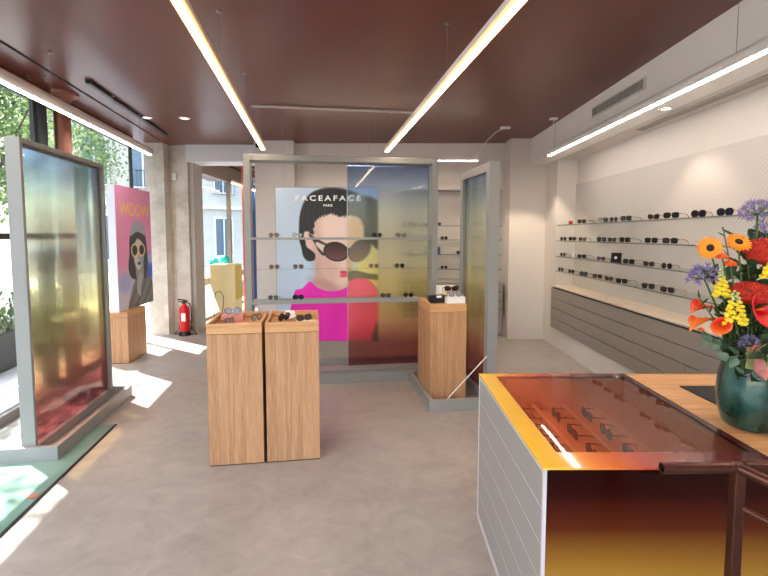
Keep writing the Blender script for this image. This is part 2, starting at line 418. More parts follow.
# ------------------------------------------------------------------ ceiling fittings
M_STRIP = mat('warm_led', (255, 236, 212), .5, emit=LAMP)
M_HALO = mat('led_halo', (255, 176, 96), .5, emit=1.1)  # dim orange glow imitating the halo along the lamp edges
M_STRIPW = mat('neutral_led', (255, 246, 234), .5, emit=LAMP)
def strip_lamp(label, x, y0, y1, z, rot, w=.05, h=.06, em=M_STRIP, wires=(), round_=False, along='y'):
    t = thing('strip_light', label, 'ceiling light', (0, 0, 0), rot, 'suspended strip lights')
    m = MB(); d = MB(); 
    if along == 'y':
        if round_:
            pts = [(x + w*.5*math.cos(a), z+h*.5 + h*.5*math.sin(a)) for a in [R(-50+i*280/14) for i in range(15)]]
            m.prism(pts, y0, y1, 'y')
            zz = z+h*.5 - h*.5*math.sin(R(50)); d.box(x-w*.19, x+w*.19, y0+.003, y1-.003, zz-.006, zz+.001)
        else:
            m.box(x-w/2+.003, x+w/2-.003, y0, y1, z+.02, z+h); d.box(x-w/2+.008, x+w/2-.008, y0+.002, y1-.002, z, z+.012)
            q = MB(); q.box(x-w/2, x+w/2, y0, y1, z+.003, z+.02); obj('halo_strip', q, M_HALO, t)
    else:
        m.box(y0, y1, x-w/2, x+w/2, z+.004, z+h); d.box(y0+.002, y1-.002, x-w/2+.002, x+w/2-.002, z, z+.012)
    obj('housing', m, M_WHITE, t); obj('diffuser', d, em, t)
    for yy in wires:
        q = MB(); a = (x, yy) if along == 'y' else (yy, x)
        q.tube([(a[0], a[1], z+h), (a[0], a[1], CH-.012)], .0018, 5); q.tube([(a[0], a[1], CH-.014), (a[0], a[1], CH-.001)], .014, 10)
        obj('suspension_wire', q, M_STEEL, t)
    return t
strip_lamp('warm strip light in front of the left end of the shelf frame', -.545, .5, 5.55, 2.46, ANG, wires=(1.0, 3.05, 4.15, 5.3))
strip_lamp('warm strip light pointing at the middle of the shelf frame', .86, .5, 5.47, 2.46, ANG, wires=(1.0, 3.0, 5.2))
strip_lamp('round-bodied strip light along the street windows', -1.9, .5, 6.02, 2.44, ANG, w=.085, h=.09, em=M_STRIPW, wires=(3.9, 5.0, 5.7), round_=True)
strip_lamp('white strip light hugging the soffit of the right wall', 2.0, .6, 5.78, 2.45, 0, w=.075, h=.08, em=M_STRIPW, wires=(2.75, 5.6), round_=True)
strip_lamp('strip light running crosswise in front of the back wall', 6.3, -1.25, 1.24, 2.475, 0, w=.04, h=.035, wires=(), along='x')
# curved power leads
q = MB(); q.tube([(1.2, 6.29, 2.51), (1.25, 6.25, 2.6), (1.33, 6.15, 2.72), (1.42, 6.05, 2.8), (1.5, 6.0, 2.83)], .004, 6); q.box(1.46, 1.58, 5.97, 6.03, 2.828, 2.849)
tag(obj('power_lead', q, M_WHITE, smooth=True), 'curved white power lead at the far strip light', 'cable')
q = MB(); q.tube([(1.99, 5.7, 2.53), (1.97, 5.6, 2.68), (1.965, 5.55, 2.83)], .004, 6); q.box(1.92, 2.0, 5.52, 5.58, 2.83, 2.849)
tag(obj('power_lead', q, M_WHITE, smooth=True), 'short white power lead near the right soffit', 'cable')
# tracks and slots
m = MB(); m.box(-2.15, -2.13, -2.0, 7.2, CH-.006, CH-.0005); struct('trim_3', m, M_BLACKM, ANG, label='thin black slot in the ceiling along the windows')
m = MB(); m.box(-1.95, -1.905, 4.55, 6.75, CH-.03, CH-.001); tag(obj('lighting_track', m, M_DARKF, None, None, ANG, bevel=.003), 'short black lighting track on the ceiling near the windows', 'track')
m = MB(); m.box(-.62, 1.11, 5.14, 5.17, CH-.02, CH-.001); tag(obj('cable_duct', m, mat('duct_grey', (196, 186, 180), .6), None, None, ANG), 'thin pale cable duct crossing the ceiling', 'duct')
for i, (s, t, lb) in enumerate([(-1.87, 5.85, 'round recessed downlight nearer the windows'), (-1.45, 5.82, 'round recessed downlight farther from the windows')]):
    p = G(s, t); e = thing('downlight', lb, 'ceiling light', (p.x, p.y, CH), 0, 'ceiling downlights')
    m = MB(); m.lathe([(.062, -.001), (.062, -.008), (.045, -.012), (.04, -.006), (.04, -.001)], 24); obj('trim_ring', m, M_WHITE, e, smooth=True)
    m = MB(); m.lathe([(.0, -.007), (.038, -.007), (.038, -.003), (0, -.003)], 24); obj('lens', m, mat('downlight_lens', (255, 244, 226), .4, emit=2.5), e)
for (s, t, lb) in [(-2.37, 4.49, 'small ceiling hook nearest the window'), (-2.25, 4.5, 'small ceiling hook beside the strip light')]:
    p = G(s, t, CH); m = MB(); m.tube([(0, 0, -.001), (0, 0, -.01)], .016, 12); m.tube([(0, 0, -.01), (0, 0, -.03), (.012, 0, -.042), (.022, 0, -.03)], .003, 6)
    tag(obj('ceiling_hook', m, M_STEEL, None, p, smooth=True), lb, 'hook', 'ceiling hooks')
# soffit vent, grille, downlight
e = thing('air_vent', 'slotted white air vent in the face of the soffit', 'vent', (2.069, 0, 0))
m = MB(); m.box(-.012, 0, 3.8, 4.75, 2.65, 2.75); obj('vent_frame', m, mat('vent_grey', (206, 204, 200), .5), e)
m = MB()
for i in range(30): y = 3.83+i*.0305; m.box(-.018, -.0125, y, y+.014, 2.665, 2.735)
obj('slats', m, mat('vent_dark', (140, 136, 132), .5), e)
# soffit is only 22 cm deep over the niche; its underside continues over the shelves
m = MB(); m.box(2.36, 2.44, 2.6, 4.5, 2.479, 2.489); tag(obj('slot_grille', m, mat('slot_grey', (150, 144, 138), .6)), 'long narrow slot grille in the underside of the soffit', 'grille')
for k, (yy, lb) in enumerate([(3.75, 'small round downlight under the soffit above the right shelves'), (1.6, 'small round downlight under the soffit above the flowers')]):
    e = thing('downlight', lb, 'ceiling light', (2.2, yy, 2.49), 0, 'soffit downlights')
    m = MB(); m.lathe([(.05, -.001), (.05, -.007), (.036, -.01), (.03, -.004), (.03, -.001)], 20); obj('trim_ring', m, M_WHITE, e, smooth=True)
    m = MB(); m.lathe([(0, -.008), (.028, -.008), (.028, -.003), (0, -.003)], 20); obj('lens', m, mat('soffit_lens', (255, 230, 190), .4, emit=8.), e)
def spot(name, loc, target, power, size, col, blend=.5):
    l = bpy.data.lights.new(name, 'SPOT'); o = bpy.data.objects.new(name, l); C.objects.link(o); l.energy = power; l.spot_size = size; l.spot_blend = blend; l.color = col; l.shadow_soft_size = .03
    o.location = loc; o.rotation_euler = (Vector(target)-Vector(loc)).to_track_quat('-Z', 'Y').to_euler()
spot('downlight_beam', (2.2, 3.75, 2.47), (2.2, 3.9, 0), 10, R(100), (1, .82, .62))
spot('downlight_beam', (2.2, 1.6, 2.47), (1.9, 1.6, 0), 12, R(100), (1, .82, .62))
spot('downlight_beam', (1.95, 6.0, 2.47), (1.9, 6.3, 0), 20, R(86), (1, .82, .6), .35)
spot('downlight_beam', (1.2, 6.4, 2.45), (1.25, 6.8, 0), 12, R(95), (1, .82, .62))
# security camera and sensor
e = thing('security_camera', 'small black dome camera on the white column', 'camera', (-1.8, 6.849, 2.77))
m = MB(); m.tube([(0, 0, 0), (0, -.03, 0)], .04, 16); obj('mount', m, M_WHITE, e, smooth=True)
m = MB(); m.ball((0, -.05, 0), .034, 14); obj('dome', m, M_BLACK, e, smooth=True)
m = MB(); m.box(-3.19, -3.13, 7.15, 7.199, 2.33, 2.43); tag(obj('alarm_sensor', m, M_WHITE, bevel=.006), 'small white alarm sensor on the stone wall', 'sensor')

# copper column with flange
p = G(-2.36, 5.0)
e = thing('copper_column', 'round copper-red column by the street window', 'column', (p.x, p.y, 0))
m = MB(); m.lathe([(.071, 0), (.071, 2.8)], 28); obj('shaft', m, M_COPPER, e, smooth=True)
m = MB(); m.lathe([(.072, 2.76), (.09, 2.8), (.14, 2.825), (.15, 2.849)], 28); obj('flange', m, M_COPPER, e, smooth=True)

# ------------------------------------------------------------------ sunglasses
SG_N = [0]
def lens_outline(style, cx, n=22):
    out = []
    for i in range(n):
        a = 2*PI*i/n; c, s = math.cos(a), math.sin(a)
        if style == 'round': rx, rz, ex = .026, .025, 2.
        elif style == 'square': rx, rz, ex = .028, .021, 3.6
        elif style == 'cat': rx, rz, ex = .030, .021, 2.5
        else: rx, rz, ex = .032, .027, 2.3
        x = rx*math.copysign(abs(c)**(2/ex), c); z = rz*math.copysign(abs(s)**(2/ex), s)
        if style == 'cat' and s > 0: z += .010*max(0, (x*(1 if cx > 0 else -1))/rx)*s
        out.append((cx+x, z+.027))
    return out
def build_glasses(style, fcol, lcol, tcol=None, clear=False):
    t = thing('sunglasses', 'x', 'sunglasses')
    mf = mat('acetate_%d_%d_%d' % fcol, fcol, .25, coat=.5)
    mt = mat('acetate_%d_%d_%d' % (tcol or fcol), tcol or fcol, .25, coat=.5)
    ml = mat('lens_%d_%d_%d' % lcol, lcol, .08, coat=.8)
    th = .0028 if style != 'big' else .0036
    m = MB()
    for cx in (-.034, .034):
        o = lens_outline(style, cx); m.tube([(x, 0, z) for x, z in o], th, 6, closed=True)
    m.tube([(-.010, 0, .036), (0, -.002, .039), (.010, 0, .036)], th*.9, 6)
    for sx in (-1, 1): m.tube([(sx*.062, 0, .036), (sx*.068, .003, .037), (sx*.069, .01, .037)], th, 6)
    obj('frame_front', m, mf, t, smooth=True)
    for cx in (-.034, .034):
        m = MB(); m.prism([(x, z) for x, z in lens_outline(style, cx)], -.001, .001, 'y'); obj('lens', m, ml, t)
    for sx in (-1, 1):
        m = MB(); m.tube([(sx*.069, .009, .037), (sx*.068, .06, .036), (sx*.066, .1, .032), (sx*.064, .125, .018), (sx*.063, .14, .004)], [.0026, .0024, .0024, .003, .002], 6)
        obj('temple', m, mt, t, smooth=True)
    register(t)
    return [t, False]
PROTO = {
 'black_round': build_glasses('round', (16, 14, 15), (22, 18, 20)),
 'black_square': build_glasses('square', (14, 13, 14), (26, 24, 26)),
 'tort_cat': build_glasses('cat', (52, 30, 22), (40, 24, 20)),
 'brown_round': build_glasses('round', (70, 40, 30), (74, 44, 38)),
 'navy_big': build_glasses('big', (26, 24, 38), (30, 28, 44)),
 'red_temple': build_glasses('square', (34, 26, 30), (40, 36, 40), (176, 52, 48)),
 'blush': build_glasses('round', (150, 110, 100), (84, 60, 60)),
 'grey_round': build_glasses('round', (40, 40, 44), (150, 150, 150)),
}
LOOK = {'black_round': 'round black sunglasses', 'black_square': 'square black sunglasses', 'tort_cat': 'dark brown cat-eye sunglasses', 'brown_round': 'round brown sunglasses',
        'navy_big': 'oversized dark sunglasses', 'red_temple': 'dark sunglasses with red temples', 'blush': 'round blush-rimmed sunglasses', 'grey_round': 'round black glasses with pale lenses'}
def glasses(kind, loc, rot, label, group, tilt=0.):
    p = PROTO[kind]
    if not p[1]: o = p[0]; p[1] = True
    else: o = copy_tree(p[0])
    o.location = loc; o.rotation_euler = (tilt, 0, rot)
    o['label'] = label; o['group'] = group
    return o

# ------------------------------------------------------------------ framed screens
def tray_base(parent, s0, s1, t0, t1, h=.1, w=.035, name='base'):
    m = MB(); m.box(s0, s1, t0, t0+w, 0, h); m.box(s0, s1, t1-w, t1, 0, h); m.box(s0, s0+w, t0+w, t1-w, 0, h); m.box(s1-w, s1, t0+w, t1-w, 0, h)
    m.box(s0+w, s1-w, t0+w, t1-w, 0.0, .03)
    return obj(name, m, M_GREYP, parent, bevel=.002)
# left screen
e = thing('tinted_screen', 'grey framed blue-to-pink tinted glass screen by the street window', 'screen', (0, 0, 0), ANG)
tray_base(e, -2.42, -1.69, 3.316, 4.62)
m = MB(); s0, s1 = -1.927, -1.84
m.box(s0, s1, 3.353, 3.383, .03, 2.125); m.box(s0, s1, 4.553, 4.583, .03, 2.125); m.box(s0, s1, 3.383, 4.553, 2.095, 2.125); m.box(s0, s1, 3.383, 4.553, .03, .09)
obj('frame', m, M_GREYP, e, bevel=.002)
m = MB()
for a, b, c, d in [(3.383, 3.4, .09, 2.095), (4.535, 4.553, .09, 2.095)]: m.box(s1-.05, s1-.03, a, b, c, d)
m.box(s1-.05, s1-.03, 3.4, 4.535, 2.075, 2.095)
obj('glazing_bead', m, mat('bead_dark', (92, 84, 76), .5), e)
m = MB(); m.box(-1.887, -1.879, 3.384, 4.552, .091, 2.094); obj('glass_pane', m, M_GRAD, e)
# divider
e = thing('tinted_divider', 'narrow grey framed tinted glass divider right of the plinth', 'screen', (0, 0, 0), ANG)
tray_base(e, .965, 1.64, 3.785, 4.672)
m = MB(); s0, s1 = 1.483, 1.575
m.box(s0, s1, 3.83, 3.86, .03, 2.12); m.box(s0, s1, 4.6, 4.63, .03, 2.12); m.box(s0, s1, 3.86, 4.6, 2.09, 2.12); m.box(s0, s1, 3.86, 4.6, .03, .09)
m.box(s0, s0+.012, 3.86, 3.915, .09, 2.09); m.box(s0, s0+.012, 4.56, 4.6, .09, 2.09); m.box(s0, s0+.012, 3.915, 4.56, 2.045, 2.09)
obj('frame', m, M_GREYP, e, bevel=.002)
m = MB(); m.box(1.525, 1.533, 3.861, 4.599, .091, 2.089); obj('glass_pane', m, M_GRAD, e)
m = MB(); m.tube([(1.12, 3.803, .1), (1.484, 3.838, .45)], .0045, 8); obj('diagonal_strut', m, M_WHITE, e)
# shelf frame
FT = 4.85
e = thing('shelf_frame', 'large grey open frame with thin shelves before the portrait poster', 'shelving', (0, 0, 0), ANG)
tray_base(e, -.76, 1.42, 4.68, 5.3)
s0, s1, t0, t1 = -.672, 1.309, FT, FT+.2
m = MB(); w = .06
m.box(s0, s0+w, t0, t1, .03, 2.30); m.box(s1-w, s1, t0, t1, .03, 2.30); m.box(s0+w, s1-w, t0, t1, 2.24, 2.30); m.box(s0+w, s1-w, t0, t1, .03, .09)
obj('frame', m, M_GREYP, e, bevel=.002)
for z0, z1 in [(1.452, 1.475), (.795, .838)]:
    m = MB(); m.box(s0+w+.0005, s1-w-.0005, t0+.005, t0+.13, z0, z1); obj('shelf', m, M_GREYP, e)
m = MB(); m.box(s0+w+.0005, s1-w-.0005, t0+.005, t0+.13, 1.145, 1.153); o = obj('shelf', m, M_SHELFG, e); o['label'] = 'thin glass shelf'
m = MB(); m.box(.367, s1-w-.002, t0+.15, t0+.158, .092, 2.238); obj('glass_pane', m, M_GRAD, e)
m = MB(); m.box(.36, .366, t0+.146, t0+.162, .092, 2.238); obj('pane_edge', m, M_STEEL, e)
rowdef = [('top shelf', 1.4755, [(-.39, 'brown_round'), (-.155, 'grey_round'), (.665, 'black_round'), (.92, 'tort_cat')]),
          ('middle glass shelf', 1.1535, [(-.39, 'blush'), (-.15, 'brown_round'), (.63, 'blush'), (.905, 'black_round')]),
          ('bottom shelf', .8385, [(-.405, 'black_round'), (-.155, 'navy_big'), (.755, 'tort_cat'), (1.0, 'black_round')])]
for rn, z, L_ in rowdef:
    for i, (s, k) in enumerate(L_):
        p = G(s, FT+.03, z)
        glasses(k, p, ANG+random.uniform(-.12, .12), '%s, %s from the left, %s of grey frame' % (LOOK[k], ORD[i], rn), 'sunglasses on the grey shelf frame').scale = (.82, .6, .9)

# ------------------------------------------------------------------ oak plinths
def plinth(label, loc, rot, w=.352, d=.48, h=.935, tray=True, group=None):
    e = thing('oak_plinth', label, 'plinth', loc, rot, group)
    m = MB(); m.box(0, w, 0, d, .006, h-.07); obj('body', m, M_OAKZ, e, bevel=.002)
    m = MB()
    if tray:
        k = .016
        m.box(0, w, 0, k, h-.067, h); m.box(0, w, d-k, d, h-.067, h); m.box(0, k, k, d-k, h-.067, h); m.box(w-k, w, k, d-k, h-.067, h); m.box(k, w-k, k, d-k, h-.067, h-.04)
    else: m.box(0, w, 0, d, h-.068, h)
    obj('tray_top' if tray else 'top', m, M_OAKX, e, bevel=.0015)
    m = MB(); m.box(.003, w-.003, .003, d-.003, h-.07, h-.067); obj('shadow_gap', m, M_GAP, e)
    m = MB(); m.box(.003, w-.003, .003, d-.003, 0, .006); obj('foot', m, M_GAP, e)
    return e
pp = G(-.677, 3.083); plinth('left oak plinth of the close pair in the middle of the floor', pp, ANG, w=.345)
pp = G(-.312, 3.083); plinth('right oak plinth of the close pair in the middle of the floor', pp, ANG, w=.345)
pp = G(1.005, 3.95, .031); plinth('oak plinth standing in the grey tray of the divider', pp, ANG, w=.33, h=.865, tray=False)
# ---- things on the pair of plinths (tray floor at z=.895)
TZ = .8955
def on(s, t, z=TZ): return G(s, t, z)
m = MB(); m.box(-.09, .09, -.17, .17, 0, .004); tag(obj('copper_sheet', m, mat('copper_pink', (206, 142, 122), .35, metal=.2), None, on(-.56, 3.3), ANG), 'pinkish copper board lying in the left plinth tray', 'board')
m = MB(); m.box(-.075, .075, -.055, .055, 0, .045); tag(obj('copper_block', m, mat('copper_pink2', (206, 138, 120), .35, metal=.2), None, on(-.56, 3.41, TZ+.0045), ANG, bevel=.003), 'pinkish copper block at the back of the left plinth tray', 'block')
glasses('brown_round', on(-.56, 3.385, TZ+.0505), ANG+.15, 'brown sunglasses lying on the copper block', 'sunglasses on the pair of plinths', -.15)
glasses('grey_round', on(-.545, 3.18, TZ+.0065), ANG+1.1, 'folded-looking pale sunglasses standing at the front of the left tray', 'sunglasses on the pair of plinths').scale = (.7, .7, 1.1)
m = MB(); m.box(-.055, .055, -.05, .05, 0, .005); tag(obj('grey_plaque', m, mat('plaque_grey', (150, 146, 140), .5), None, on(-.42, 3.16), ANG), 'flat grey plaque at the right front of the left tray', 'plaque')
glasses('grey_round', on(-.4, 3.4, TZ), ANG+.9, 'small slim sunglasses at the back right of the left tray', 'sunglasses on the pair of plinths').scale = (.75, .75, .9)
m = MB(); m.box(-.082, .082, -.075, .075, 0, .03); tag(obj('wood_block', m, wood_mat('amber_wood', 'x', (150, 96, 50), (190, 130, 74)), None, on(-.2, 3.2), ANG, bevel=.002), 'amber wooden block in the right plinth tray', 'block')
m = MB()
m.prism([(-.05, 0), (.05, 0), (.035, .06), (-.03, .065)], -.03, .04, 'y'); tag(obj('white_cushion', m, mat('white_cloth', (232, 230, 228), .8), None, on(-.17, 3.4, TZ), ANG, bevel=.012), 'white cloth cushion behind the amber block', 'cushion')
glasses('navy_big', on(-.2, 3.2, TZ+.033), ANG+.9, 'dark curled sunglasses standing on the amber wooden block', 'sunglasses on the pair of plinths', .25)
m = MB(); m.box(-.08, .08, -.045, .045, 0, .018); tag(obj('black_box', m, M_BLACK, None, on(-.065, 3.19), ANG, bevel=.002), 'flat black box beside the amber block', 'box')
m = MB(); m.box(-.078, .078, -.044, .05, 0, .003); tag(obj('white_card', m, M_WHITE, None, on(-.065, 3.2, TZ+.0185), ANG), 'white card on the flat black box', 'card')
glasses('tort_cat', on(-.06, 3.2, TZ+.0225), ANG+.55, 'dark sunglasses lying on the white card', 'sunglasses on the pair of plinths', -.3).scale = (.9, .9, .9)
# ---- on the third plinth
PZ = .031+.865+.0005
p = G(1.10, 4.08, PZ)
e = thing('black_case', 'black sunglasses case with a white tag', 'case', p, ANG)
m = MB(); m.prism([(-.088, .028), (-.07, 0), (.07, 0), (.088, .028), (.088, .06), (.07, .066), (-.07, .066), (-.088, .06)], -.04, .04, 'y'); obj('shell', m, M_BLACK, e, bevel=.006)
m = MB(); m.box(-.015, .03, -.0415, -.0405, .045, .064); obj('tag', m, M_WHITE, e)
p = G(1.245, 4.02, PZ); m = MB(); m.box(-.085, .085, -.045, .045, 0, .058); tag(obj('white_box', m, M_WHITE, None, p, ANG, bevel=.002), 'white box at the front of the single plinth', 'box')
p = G(1.25, 4.14, PZ); m = MB(); m.box(-.085, .085, -.05, .05, 0, .09); tag(obj('cream_box', m, mat('cream_card', (226, 206, 170), .7), None, p, ANG, bevel=.002), 'cream box behind the white box on the plinth', 'box')
p = G(1.24, 4.27, PZ); m = MB(); m.box(-.085, .085, -.05, .05, 0, .13); tag(obj('white_box', m, M_WHITE, None, p, ANG, bevel=.002), 'tall white box at the back of the single plinth', 'box')
glasses('grey_round', G(1.245, 4.0, PZ+.0585), ANG, 'pale-lensed glasses on the front white box', 'sunglasses on the single plinth').scale = (1, .3, 1)
glasses('tort_cat', G(1.245, 4.12, PZ+.0905), ANG, 'brown cat-eye sunglasses on the cream box', 'sunglasses on the single plinth').scale = (1, .5, 1)

# ------------------------------------------------------------------ printed posters
def paint(name, W_, H_, nx, ny, fn, parent, th=.001):      # a flat print: a fine grid with the picture as its colours
    u = np.linspace(0, 1, nx); v = np.linspace(0, 1, ny); U, V = np.meshgrid(u, v)
    col = fn(U, V)                                           # (ny,nx,3) srgb 0..255
    c = col/255.; c = np.where(c <= .04045, c/12.92, ((c+.055)/1.055)**2.4)
    vs = np.stack([U*W_, np.zeros_like(U), (1-V)*H_], -1).reshape(-1, 3)
    idx = np.arange(nx*ny).reshape(ny, nx)
    fs = np.stack([idx[1:, :-1], idx[1:, 1:], idx[:-1, 1:], idx[:-1, :-1]], -1).reshape(-1, 4)
    me = bpy.data.meshes.new(name); me.from_pydata(vs.tolist(), [], fs.tolist())
    at = me.color_attributes.new('print', 'FLOAT_COLOR', 'POINT')
    at.data.foreach_set('color', np.concatenate([c.reshape(-1, 3), np.ones((nx*ny, 1))], 1).astype(np.float32).ravel())
    m, nt, N, L, b = newmat(name+'_ink'); a = N.new('ShaderNodeAttribute'); a.attribute_name = 'print'
    L.new(a.outputs['Color'], b.inputs['Base Color']); b.inputs['Roughness'].default_value = .55
    me.materials.append(m)
    o = bpy.data.objects.new(name, me); C.objects.link(o); o.parent = parent
    return o
def inpoly(U, V, P, soft=.006):
    P = np.array(P, float); n = len(P); ins = np.zeros(U.shape, bool); dmin = np.full(U.shape, 9.)
    for i in range(n):
        x0, y0 = P[i]; x1, y1 = P[(i+1) % n]
        c = ((y0 > V) != (y1 > V)) & (U < (x1-x0)*(V-y0)/((y1-y0) if y1 != y0 else 1e-9)+x0); ins ^= c
        dx, dy = x1-x0, y1-y0; q = np.clip(((U-x0)*dx+(V-y0)*dy)/(dx*dx+dy*dy+1e-12), 0, 1)
        dmin = np.minimum(dmin, np.hypot(U-x0-q*dx, V-y0-q*dy))
    sd = np.where(ins, dmin, -dmin)
    return np.clip(sd/soft+.5, 0, 1)
def smooth_poly(P, k=4):
    P = [np.array(p, float) for p in P]; n = len(P); out = []
    for i in range(n):
        p0, p1, p2, p3 = P[i-1], P[i], P[(i+1) % n], P[(i+2) % n]
        for j in range(k):
            t = j/k; out.append(.5*((2*p1)+(-p0+p2)*t+(2*p0-5*p1+4*p2-p3)*t*t+(-p0+3*p1-3*p2+p3)*t**3))
    return out
def ell(U, V, cx, cy, rx, ry, soft=.05, rot=0.):
    x = (U-cx); y = (V-cy); c, s = math.cos(rot), math.sin(rot); x, y = x*c+y*s, -x*s+y*c
    return np.clip((1-np.hypot(x/rx, y/ry))/soft+.5, 0, 1)
def over(col, a, c):
    a = a[..., None]; return col*(1-a)+np.array(c, float)*a
# zoom coordinates of the studied print -> print u,v
def fu(P): return [((270+x/5.487-275)/103., (185+y/5.487-187)/153.) for x, y in P]
def face_print(U, V):
    col = np.zeros(U.shape+(3,)); col[:] = (184, 208, 238)
    col += (np.array([14, 10, 4.])*(1-U)[..., None])
    # pale backdrop on the right
    col = over(col, inpoly(U, V, fu([(470, 300), (600, 300), (600, 560), (540, 520), (480, 480)]), .02), (232, 222, 170))
    # neck and face
    neck = smooth_poly(fu([(250, 330), (250, 430), (235, 520), (190, 560), (230, 640), (440, 640), (450, 470), (430, 380), (330, 330)]))
    col = over(col, inpoly(U, V, neck, .01), (222, 188, 178))
    face = smooth_poly(fu([(185, 300), (190, 240), (210, 180), (290, 130), (380, 120), (470, 140), (515, 200), (515, 290), (490, 380), (450, 440), (435, 500), (395, 540), (330, 520), (270, 460), (240, 400), (215, 350)]))
    col = over(col, inpoly(U, V, face, .01), (236, 204, 192))
    col = over(col, ell(U, V, *fu([(300, 470)])[0], .13, .12, .8)*.35, (190, 140, 128))
    col = over(col, ell(U, V, *fu([(255, 330)])[0], .05, .17, .9)*.35, (196, 148, 134))
    col = over(col, ell(U, V, *fu([(355, 220)])[0], .12, .09, .9)*.5, (250, 226, 216))
    col = over(col, ell(U, V, *fu([(470, 230)])[0], .07, .12, .9)*.5, (236, 160, 110))
    # jaw shade, nose, lips
    col = over(col, ell(U, V, *fu([(300, 545)])[0], .16, .035, .9, .25)*.5, (176, 122, 112))
    col = over(col, ell(U, V, *fu([(437, 420)])[0], .03, .035, .8)*.4, (196, 140, 126))
    col = over(col, inpoly(U, V, smooth_poly(fu([(418, 385), (432, 395), (452, 440), (440, 456), (418, 448)])), .02)*.45, (200, 150, 138))
    col = over(col, ell(U, V, *fu([(432, 452)])[0], .02, .006, .6), (150, 92, 84))
    col = over(col, ell(U, V, *fu([(408, 474)])[0], .05, .014, .4, .1), (214, 62, 92))
    col = over(col, ell(U, V, *fu([(404, 488)])[0], .045, .013, .4, -.1), (226, 84, 112))
    # hair
    hair = smooth_poly(fu([(158, 300), (155, 230), (163, 150), (190, 80), (235, 35), (320, 12), (420, 22), (500, 50), (570, 70), (596, 110), (596, 330), (560, 320), (520, 285), (512, 220), (490, 175), (440, 160), (385, 168), (335, 152), (280, 170), (248, 195), (236, 235), (238, 262), (205, 262), (185, 250), (182, 290), (186, 320)]), 4)
    wob = .002*np.sin(V*160+U*91)+.003*np.sin(U*220-V*60)
    wob = wob*1.6*ell(U, V, .62, .27, .3, .13, .4)
    ha = inpoly(U+wob, V+wob*.8, hair, .014); col = over(col, ha, (22, 22, 24))
    st = .5+.5*np.sin((U*1.3+V*.7)*90+6*np.sin(V*14)); col += (ha*st*14)[..., None]
    lock = smooth_poly(fu([(158, 290), (186, 290), (196, 330), (222, 350), (243, 372), (240, 402), (205, 410), (178, 385), (168, 340)]))
    col = over(col, inpoly(U, V, lock, .008), (24, 22, 24))
    col = over(col, ell(U, V, *fu([(200, 272)])[0], .03, .03, .3), (232, 196, 184))
    strand = smooth_poly(fu([(425, 470), (470, 462), (540, 478), (600, 486), (600, 512), (540, 508), (470, 505), (430, 520)])); col = over(col, inpoly(U, V, strand, .01), (50, 40, 34))
    # sunglasses
    tm = smooth_poly(fu([(205, 262), (235, 275), (300, 312), (330, 318), (320, 345), (292, 380), (262, 355), (244, 318), (225, 290)])); col = over(col, inpoly(U, V, tm, .006), (40, 28, 26))
    ti = smooth_poly(fu([(250, 305), (285, 318), (312, 335), (298, 368), (270, 345), (252, 325)])); col = over(col, inpoly(U, V, ti, .006), (232, 214, 208))
    for cx, cy, rx, ry, ro in ((360, 358, .125, .064, .08), (492, 352, .115, .068, -.35)):
        c = fu([(cx, cy)])[0]; col = over(col, ell(U, V, c[0], c[1], rx, ry, .06, ro), (34, 20, 20))
        a = ell(U, V, c[0], c[1]+.002, rx*.86, ry*.82, .08, ro); g_ = np.clip((V-c[1])/ry*.5+.5, 0, 1)
        lens = np.array([44, 18, 22.])*(1-g_)[..., None]+np.array([128, 74, 72.])*g_[..., None]; col = col*(1-a[..., None])+lens*a[..., None]
    br = smooth_poly(fu([(415, 330), (432, 340), (445, 332), (440, 352), (425, 352)])); col = over(col, inpoly(U, V, br, .006), (34, 20, 20))
    # shirt
    sh = smooth_poly(fu([(120, 600), (170, 560), (212, 522), (250, 552), (310, 574), (380, 570), (425, 545), (440, 512), (540, 512), (600, 610), (600, 880), (120, 880)]), 4)
    sa = inpoly(U, V, sh, .008); col = over(col, sa, (246, 24, 186))
    fold = np.sin(U*22+V*9)*.5+.5; col = over(col, sa*fold*.18, (206, 8, 150))
    col = over(col, inpoly(U, V, fu([(600, 720), (565, 800), (548, 880), (600, 880)]), .01), (30, 22, 26))
    return np.clip(col, 0, 255)
PW, PH = 1.172, 1.775
e = thing('portrait_poster', 'large hanging portrait poster of a woman in magenta wearing big sunglasses', 'poster', (-1.242, 5.42, .267))
m = MB(); m.box(-.004, PW+.004, .001, .02, -.004, PH+.004); obj('backing_board', m, mat('poster_edge', (60, 58, 60), .5), e)
paint('print', PW, PH, 180, 270, face_print, e)
text_mesh('FACEAFACE', .084, mat('print_white', (250, 250, 250), .6), 'lettering', e, (.60, -.0012, PH-.125), (PI/2, 0, 0), spacing=1.42, bold=.0018, xs=1.28)
text_mesh('PARIS', .036, MATS['print_white'], 'small_lettering', e, (.60, -.0012, PH-.205), (PI/2, 0, 0), spacing=1.1, bold=.001, xs=1.1)
for x in (.1, PW-.1):
    m = MB(); m.tube([(x, .01, PH), (x, .01, CH-.268)], .0022, 6); obj('hanging_wire', m, M_STEEL, e)

